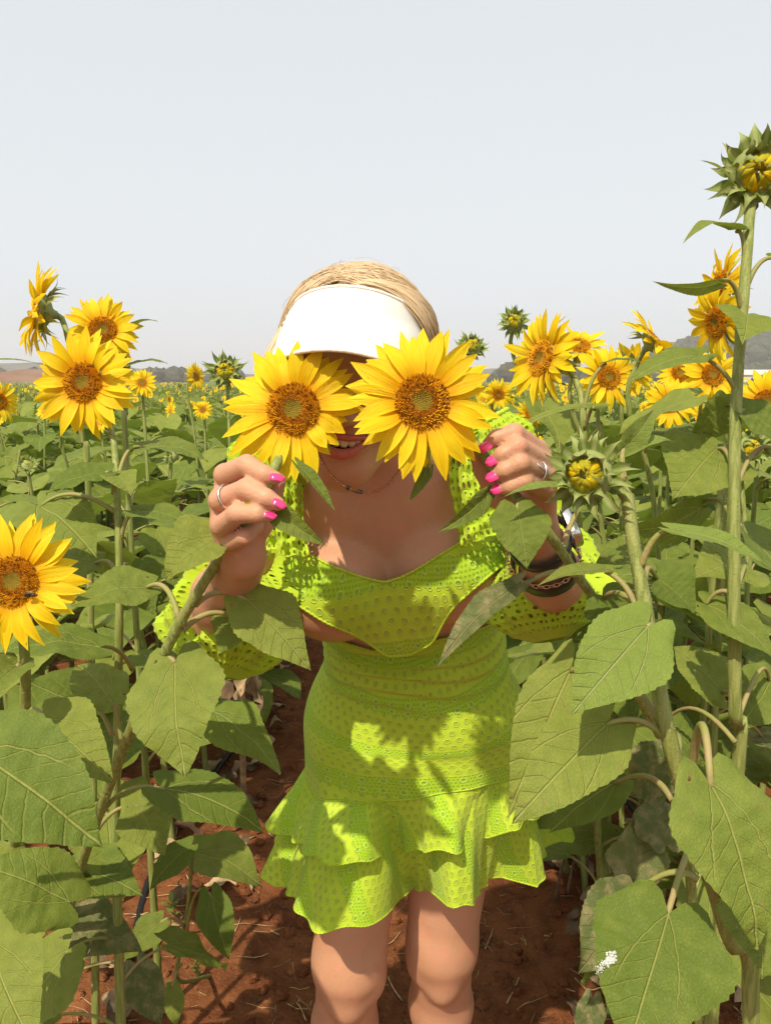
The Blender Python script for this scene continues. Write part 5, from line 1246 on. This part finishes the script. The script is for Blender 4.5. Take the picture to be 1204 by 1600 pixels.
def pull(a_,h,t):
    up = np.clip((t-.55)/.45,0,1); fr = np.clip(np.cos(a_*.62),0,1)**2
    w_ = .0070*np.sin((h-.018*np.cos(a_*1.7)+.010*np.sin(a_*2.3))*2*np.pi/.026)*up**.6*fr*np.clip((1-t)*14,0,1)
    dr = .0065*np.sin((a_*.9+h*7.0)*3.1)*np.clip(1-up,0,1)*np.sin(np.pi*np.clip(t*1.3,0,1))
    return w_+dr+.0035*np.sin(a_*13+h*9)*np.clip(.35-t,0,1)*2
sk, ps = cloth('skirt', TH, slo, shi, .0065, skirt_s, 96, MT['dress'], pull, .0)
trim(ps[-1], sk)
v, f, uv = tube(ps[0]+V3(0,-.0012,.0008), .0012, 5); link('seam', make_mesh('seam', v-WB, f, MT['lime_trim']), sk)
# two flared ruffles
def ruffle(name, start, front, back, seed, mat, thick=None):
    """start ring (n,3) along TH; front hem points = (px,py,d) from photo left to right; back = world points on round"""
    front = [(x_,y_,1.16+(d_-1.16)*1.7 if d_ < 1.2 else d_) for x_,y_,d_ in front]
    hem = np.vstack([[P(*q) for q in front], back, [P(*front[0])]]); n = len(TH)
    hc = catmull(hem, 900)
    ang = np.unwrap(np.arctan2(hc[:,0]-.045, -(hc[:,1]-1.14))); ang = ang - 2*np.pi*round(ang[len(ang)//4]/(2*np.pi))
    # follow the hem by angle from front-left round
    s0 = ang[0]; q = np.maximum.accumulate(ang)+np.arange(len(ang))*1e-7
    tq = np.where(TH < s0, TH+2*np.pi, TH)
    hm_ = np.stack([np.interp(tq, q, hc[:,i]) for i in range(3)],-1)
    t = np.linspace(0,1,30)[:,None,None]
    c1 = start + (hm_-start)*.35 + np.array([0,0,-.004])
    out = nrm((hm_-start)*np.array([1,1,0]))
    p = start*(1-t)**2 + 2*t*(1-t)*(start*.45+hm_*.55+out*.005) + t**2*hm_
    gth = .0022*np.sin(TH*58+seed)*1.0
    p = p + out*(gth[None,:,None]*np.clip(1-t*2.2,0,1)*np.clip(t*12,0,1)) + out*(.006*np.sin(TH*21+seed*2)[None,:,None]*t)
    arc = np.cumsum(np.r_[0, np.linalg.norm(np.diff(hm_,axis=0),axis=1)]); L = np.linalg.norm(hm_-start,axis=1)
    # cloth cut on the slant: the bands of eyelets run down the ruffle
    uvx = arc[None]*.55+t[...,0]*L[None]; uvy = arc[None]*.80-t[...,0]*L[None]*.45
    o = link(name, make_mesh(name, p.reshape(-1,3)-WB, grid_faces(30,n)[:,::-1], mat, np.stack([uvx,uvy],-1).reshape(-1,2)), woman)
    trim(p[-1], o, .0012, -.0012)
    return o, p
up_hem = [(417,1285,1.23),(431,1303,1.20),(456,1308,1.17),(478,1331,1.125),(500,1344,1.10),(546,1349,1.095),(580,1347,1.105),(604,1331,1.135),(629,1326,1.145),(656,1328,1.125),(690,1331,1.105),(716,1329,1.11),(739,1310,1.145),(766,1308,1.15),(797,1297,1.135),(828,1280,1.16),(850,1268,1.20),(872,1262,1.26)]
up_back = [V3(.25,1.22,.70),V3(.23,1.30,.715),V3(.20,1.34,.72),V3(.12,1.38,.735),V3(.04,1.36,.72),V3(-.05,1.38,.735),V3(-.09,1.33,.70),V3(-.130,1.28,.715),V3(-.155,1.21,.70)]
lo_hem = [(412,1367,1.25),(424,1386,1.22),(447,1388,1.19),(463,1416,1.145),(488,1450,1.115),(530,1452,1.105),(573,1444,1.115),(609,1420,1.14),(634,1395,1.175),(658,1388,1.175),(684,1402,1.145),(708,1417,1.12),(734,1414,1.125),(751,1387,1.17),(768,1371,1.20),(790,1375,1.19),(814,1394,1.165),(836,1395,1.175),(847,1378,1.19),(844,1348,1.26),(852,1327,1.32),(872,1314,1.37),(892,1307,1.41)]
lo_back = [V3(.30,1.36,.66),V3(.26,1.38,.645),V3(.20,1.37,.66),V3(.12,1.41,.64),V3(.04,1.38,.66),V3(-.05,1.41,.64),V3(-.11,1.36,.64),V3(-.150,1.31,.625),V3(-.175,1.23,.635)]
ringU = ps[0]
inner = ps[0] + V3(0,0,-.012) - nrm((ps[0]-V3(.045,1.14,0))*np.array([1,1,0]))*.004
r_lo, plo = ruffle('ruffle', inner, lo_hem, lo_back, 1.3, MT['dress'])
r_up, pup = ruffle('ruffle', ringU, up_hem, up_back, .4, MT['dress'])
# --- puffed sleeves of real openwork: every eyelet is a hole with a raised rim
def openwork(fn, U, Vn, name, holes, seed):
    """fn(u,v) -> point, normal; cells U x Vn each with a round hole"""
    rs = np.random.RandomState(seed); b = Bag(); K8 = 8
    sq = [(0,0),(.5,0),(1,0),(1,.5),(1,1),(.5,1),(0,1),(0,.5)]
    pu, pv, off, faces = [], [], [], []; n = 0
    for i in range(U):
        for j in range(Vn):
            hr = holes(i,j); shift = .5*(j%2)
            for (a_,b_) in sq: pu.append((i+a_)/U); pv.append((j+b_)/Vn); off.append(0)
            if hr <= 0:
                faces.append([n+k for k in range(8)]); n += 8; continue
            jx, jy = rs.uniform(-.13,.13,2); hr *= rs.uniform(.75,1.12)
            for rr, of in ((min(.49,hr*1.28),.0),(hr*1.1,.0013),(hr,.0004)):
                for k in range(8):
                    an = -math.pi*.75+k*math.pi/4; pu.append((i+.5+jx+rr*math.cos(an))/U); pv.append((j+.5+jy+rr*math.sin(an))/Vn); off.append(of)
            for ring in range(3):
                for k in range(8): a0 = n+ring*8+k; a1 = n+ring*8+(k+1)%8; faces.append([a0,a1,a1+8,a0+8])
            n += 32
    pu = np.array(pu); pv = np.array(pv); p, N_ = fn(pu,pv); return p+N_*np.array(off)[:,None], faces
def sleeve(S, Em, Wd, rmax, seed, side, path_mid, flat):
    axis_ = catmull([S, path_mid, Em], 40)
    T = nrm(np.gradient(axis_,axis=0)); ref = nrm(np.cross(T, V3(0,-1,0)))
    def fn(u, v):
        an = u*2*np.pi; k = v*(len(axis_)-1); c_ = np.stack([np.interp(k,np.arange(40),axis_[:,i]) for i in range(3)],-1); t_ = nrm(np.stack([np.interp(k,np.arange(40),T[:,i]) for i in range(3)],-1))
        x = np.cross(t_, V3(0,-1,0)); x = nrm(x); y = np.cross(x, t_)
        pr = np.interp(v,[0,.06,.16,.32,.5,.66,.8,.9,.96,1.0],[.050,.055,.056,.055,.062,.080,.086,.074,.050,.022])*rmax/.088
        pl_ = .55+.45*np.sin(np.pi*v)
        fold = (.010*np.sin(an*7+3*v+seed)+.006*np.sin(an*13-5*v+seed*2))*pl_ + .010*np.sin(an*3+v*9+seed) + .005*np.sin(v*26+an*2)
        rr = pr+fold*np.clip(np.minimum(v,1-v)*8,.25,1)
        d = np.cos(an)[:,None]*x*flat[0]+np.sin(an)[:,None]*y*flat[1]; g = -.020*np.sin(np.pi*v)**2
        return c_+rr[:,None]*d+np.stack([0*g,0*g,g],-1), nrm(d)
    def holes(i, j):
        row = j % 8
        if row in (0,7): return 0
        if row in (1,2,5,6): return .17 if row in (1,6) else .20
        h_ = (i*7919+j*104729+i*j*31) % 13
        return .0 if h_ < 2 else .29 if (i+j)%2 else .14
    U, Vn = 52, 40
    p, fc_ = openwork(fn, U, Vn, 'sleeve', holes, seed)
    o = link('sleeve', make_mesh('sleeve', p-WB, fc_, MT['lime_open']), woman)
    an = np.linspace(0,1,120)
    for vv_, rr_ in ((.0,.004),):
        q, _ = fn(an, np.full(120,vv_)); q = q*(1)+0; v, f, uv = tube(q, rr_*(.75+.25*np.sin(an*230)), 6, cap=False); link('cuff', make_mesh('cuff', v-WB, f, MT['lime_trim'], uv), o)
    return o
sleeve(P(450,694,.978), P(344,1058,.930), .1, .078, 1, -1, P(388,850,.985), (1.0,.9))
sleeve(P(738,672,.985), P(864,1000,.940), .1, .084, 4, 1, P(818,808,.985), (1.0,.9))
# gathered shoulder straps joining bodice and sleeves
def strap_(pts, wd, seed):
    c_ = catmull([P(*q) for q in pts], 40); T = nrm(np.gradient(c_,axis=0)); view = nrm(c_-CAMP); lat = nrm(np.cross(T, view)); N_ = np.cross(lat, T); N_ *= np.sign((N_*-view).sum(-1,keepdims=True))
    def fn(u, v):
        k = v*39; I = lambda q: np.stack([np.interp(k,np.arange(40),q[:,i]) for i in range(3)],-1)
        w_ = np.interp(v,np.linspace(0,1,len(wd)),wd); x = (u-.5)*w_
        bulge = .010*(1-(2*u-1)**2)+.005*np.sin(u*19+v*7+seed)+.004*np.sin(v*60+u*6)
        return I(c_)+I(lat)*x[:,None]+I(N_)*bulge[:,None], I(N_)
    p, fc_ = openwork(fn, 8, 18, 's', lambda i,j: (.20 if j%3 else .30), seed)
    o = link('strap', make_mesh('strap', p-WB, fc_, MT['lime_open']), woman)
    for uu in (0,1):
        q,_ = fn(np.full(120,float(uu)), np.linspace(0,1,120)); q = q+nrm(q-CAMP)*(-.002)*np.sin(np.linspace(0,120,120))[:,None]
        v,f,uv = tube(q,.0022,5); link('trim', make_mesh('trim', v-WB, f, MT['lime_trim']), o)
strap_([(448,872,.905),(446,820,.915),(446,760,.93),(436,700,.955),(425,675,.99)], [.050,.040,.036,.055,.07], 2)
strap_([(760,842,.905),(745,790,.915),(735,740,.93),(745,690,.95),(768,655,.985)], [.060,.050,.050,.060,.07], 5)

# --- nails, rings, watch, bracelets, necklace
s = NT('nail_pink'); s.bsdf((.80,.035,.20), .18, .6, None, coat=.5); MT['nail'] = s.m
def nail(p, tipdir, normal, L=.0095, W=.0068):
    y = nrm(tipdir); z = nrm(normal-(normal@y)*y); x = np.cross(y,z)
    t = np.linspace(-1,1,9); u = np.linspace(-1,1,7); tt, uu = np.meshgrid(t,u,indexing='ij')
    wd = W/2*np.sqrt(np.clip(1-np.clip((np.abs(tt)-.35)/.66,0,1)**2,0,1)); X = uu*wd; Z = .0022*(1-uu**2)-.0009*tt**2
    top = p+X[...,None]*x+(tt*L/2)[...,None]*y+Z[...,None]*z; bt = top-z*.0009
    b = Bag(); gf = grid_faces(9,7); b.add(top.reshape(-1,3),gf[:,::-1]); b.add(bt.reshape(-1,3),gf)
    link('fingernail', make_mesh('fingernail', np.concatenate(b.v)-WB, b.f, MT['nail']), woman)
TOW = -FWD
for (x,y,d), dr in (((758,697,.6925),(-.8,-.45)),((769,719,.686),(-.85,-.42)),((769,744,.6855),(-.88,-.4)),((777,763,.6905),(-.9,-.3))):
    nail(P(x,y,d), RGT*dr[0]+UPV*dr[1]-TOW*.25, TOW*.85+UPV*.45+RGT*-.15, .0135, .0098)
for (x,y,d), dr in (((433,745,.6535),(.9,-.2)),((437,786,.6475),(.85,-.5)),((421,803,.6525),(.92,-.30))):
    nail(P(x,y,d), RGT*dr[0]+UPV*dr[1]+FWD*.2, TOW*.55+UPV*.75+RGT*.25, .0130, .0095)
nail(P(740,702,.7195), UPV-RGT*.3, -RGT*.8+TOW*.3, .010,.008)
plain('silver', (.75,.73,.70), .22, .5, .05, 50, metal=1.0); plain('rose_gold', (.72,.42,.26), .25, .5, .05, 50, metal=1.0)
def band(c_, axd, r, wd, th_, mat, parent, name, n=40, oval=1.0, tiltv=None):
    z = nrm(axd); x = nrm(np.cross(z, V3(.2,.3,.9))); y = np.cross(z,x); an = np.linspace(0,2*np.pi,n,endpoint=False)
    prof = [(-wd/2,0),(-wd/2*.8,th_),(0,th_*1.15),(wd/2*.8,th_),(wd/2,0)]
    v = np.stack([c_+z*h+((r+t_)*np.cos(an))[:,None]*x+((r+t_)*oval*np.sin(an))[:,None]*y for h,t_ in prof]).reshape(-1,3)
    return link(name, make_mesh(name, v-WB, grid_faces(5,n,True), mat), parent)
f0, f1 = P(*LH[1]), P(386,764,.664); band(f0*.66+f1*.34, f1-f0, .0114, .0022, .0008, MT['silver'], woman, 'ring')
f0, f1 = P(*RH[2]), P(812,724,.682); rc = f0*.62+f1*.38; rg = band(rc, f1-f0, .0106, .003, .0008, MT['silver'], woman, 'ring')
rp = rc+nrm(TOW*.75+UPV*.6)*.0118; ax_ = nrm(f1-f0); rn = nrm(TOW*.75+UPV*.6-((TOW*.75+UPV*.6)@ax_)*ax_); rl = np.cross(ax_,rn)
rb_ = Bag(); an = np.linspace(0,2*np.pi,22)
for sc_ in (1.0,.62): v, f, uv = tube(rp+np.cos(an)[:,None]*ax_*.0058*sc_+np.sin(an)[:,None]*rl*.0088*sc_, .0008, 5, cap=False); rb_.add(v,f,uv)
for k in range(5): q = (k-2)*.0028; v, f, uv = tube(np.array([rp-ax_*.005+rl*q, rp+ax_*.005+rl*(q+.001)]), .0006, 5); rb_.add(v,f,uv)
link('ring_plate', make_mesh('ring_plate', np.concatenate(rb_.v)-WB, rb_.f, MT['silver']), rg)
s = NT('watch_black'); s.bsdf((.02,.024,.03), .35, .5); MT['black'] = s.m
s = NT('watch_glass'); s.bsdf((.03,.05,.09), .06, .8, None, coat=.6); MT['wglass'] = s.m
fa = nrm(WRR-ELR); wc = WRR-fa*.030; wt = band(wc, fa, .0315, .018, .0022, MT['black'], woman, 'watch', oval=1.0)
wn = nrm(RGT*.75+TOW*.35+UPV*.5-((RGT*.75+TOW*.35+UPV*.5)@fa)*fa); wl_ = np.cross(fa,wn); an = np.linspace(0,2*np.pi,28,endpoint=False)
def slab(c_, ru, rv, h0, h1, mat, name, parent, pw=.45):
    cu = np.sign(np.cos(an))*np.abs(np.cos(an))**pw*ru; sv = np.sign(np.sin(an))*np.abs(np.sin(an))**pw*rv
    rings = [c_+wn*h+(cu*k)[:,None]*fa+(sv*k)[:,None]*wl_ for h,k in ((h0,1),(h1*.8+h0*.2,1),(h1,.93),(h1,.02))]
    return link(name, make_mesh(name, np.concatenate(rings)-WB, grid_faces(4,28,True), mat), parent)
wcase = slab(wc+wn*.0325, .018,.0195,0,.0085,MT['silver'],'watch_case',wt); slab(wc+wn*.0325,.0165,.0178,.0080,.0095,MT['wglass'],'watch_face',wcase)
band(WRR-fa*.085, fa, .0365, .026, .0018, MT['black'], woman, 'cuff_bracelet')
cb = Bag(); cc = WRR-fa*.062+V3(0,0,-.003); z = nrm(fa+V3(.1,0,.15)); x = nrm(np.cross(z,V3(.2,.3,.9))); y = np.cross(z,x)
for i in range(44):
    an_ = i*2*np.pi/44; p_ = cc+(.0385*math.cos(an_))*x+(.0385*math.sin(an_))*y; tdir = -math.sin(an_)*x+math.cos(an_)*y; n_ = (math.cos(an_)*x+math.sin(an_)*y) if i%2 else z
    q = np.linspace(0,2*np.pi,9); v,f,uv = tube(p_+np.cos(q)[:,None]*tdir*.0038+np.sin(q)[:,None]*n_*.0022,.0007,4,cap=False); cb.add(v,f,uv)
v,f,uv = tube(catmull([cc-y*.0385, cc-y*.0385+V3(0,0,-.012), cc-y*.0385+V3(.002,0,-.028)],8),.0008,4); cb.add(v,f,uv)
link('chain_bracelet', make_mesh('chain_bracelet', np.concatenate(cb.v)-WB, cb.f, MT['rose_gold']), woman)
# necklace: hangs round the neck, found by dropping its line onto the skin
allb = torso+bust+neck+head
def onskin(px, py, off=.0015):
    d = .70; o_ = P(px,py,1.0)-CAMP
    for _ in range(60):
        dd = sdf(allb, (CAMP+o_*d)[None])[0]
        if dd < off: break
        d += dd*.8
    return CAMP+o_*d
line = catmull(np.array([onskin(*q) for q in [(492,700),(503,722),(515,740),(530,754),(547,764),(566,769),(585,768),(602,759),(616,746),(628,728),(636,712)]]), 90)
nb = Bag()
for i, p_ in enumerate(line):
    v, f = sph(p_, .0011+.0004*(i%3==0), 6, 4); nb.add(v, f)
nk = link('necklace', make_mesh('necklace', np.concatenate(nb.v)-WB, nb.f, MT['rose_gold']), woman)
s = NT('dark_stone'); s.bsdf((.015,.02,.03), .08, .8, None, coat=.5); MT['stone'] = s.m
for i in (30,40,49,58,20):
    v, f = sph(line[i]+TOW*.0012, (.0027,.0022,.0027), 8, 6); link('stone', make_mesh('stone', v-WB, f, MT['stone']), nk)
# details on the plants: a bee on the left bloom's disc, the white dropping on a leaf
bee = thing('bee', P(49,930,.785), 'small dark bee sitting on the lower right of the left edge bloom\'s disc', 'bee'); bo = P(49,930,.785)
plain('bee_brown', (.06,.035,.012), .6, .3, .4, 500); plain('bee_wing', (.35,.30,.22), .3, .5, .1, 200, trans=.5)
v, f = sph((0,0,0),(.0042,.0026,.0026),8,6); v[:,0] -= .003; link('abdomen', make_mesh('abdomen', v, f, MT['bee_brown']), bee)
v, f = sph((.0022,0,.0004),(.0024,.0022,.0022),8,6); link('thorax', make_mesh('thorax', v, f, MT['bee_brown']), bee)
v, f = sph((.0052,0,0),.0015,8,6); link('head', make_mesh('head', v, f, MT['bee_brown']), bee)
for sx in (-1,1): link('wing', make_mesh('wing', [(.002,sx*.001,.002),(-.002,sx*.0045,.003),(-.007,sx*.004,.003),(-.006,sx*.0015,.0028)], [[0,1,2,3]], MT['bee_wing']), bee)
q8 = [o for o in r2.o.children if o.get('label') == 'leaf with a white bird dropping'][0]
lv_ = np.array([v_.co[:] for v_ in q8.data.vertices])+r2.base; lp_ = project(lv_)
def onleaf(px, py): i = ((lp_[:,0]-px)**2+(lp_[:,1]-py)**2).argsort()[:3]; w_ = 1/(1e-3+np.hypot(lp_[i,0]-px,lp_[i,1]-py)); d_ = (lp_[i,2]*w_).sum()/w_.sum(); return P(px,py,d_)
plain('dropping_white', (.50,.50,.46), .8, .1, .3, 400)

db = Bag(); rs = np.random.RandomState(8)
for k in range(150):
    t = rs.rand(); x_, y_ = 958-t*26+rs.randn()*4*(1-.4*t), 1492+t*26+rs.randn()*3.5; r_ = (.0008*(1-t)+.00035)*rs.uniform(.5,1.3)
    v, f = sph(onleaf(x_,y_)-FWD*.0006, (r_*1.2,r_*.9,r_*.8), 7, 5); db.add(v,f)
link('bird_dropping', make_mesh('bird_dropping', np.concatenate(db.v)-r2.base, db.f, MT['dropping_white']), q8)

#print('MOUTH', project(hd(0,.1,-.066)), 'CROWN', project(hd(0,-.02,.136)), 'RIM', project(visor_surface(np.array([0.]),np.array([2.]))))
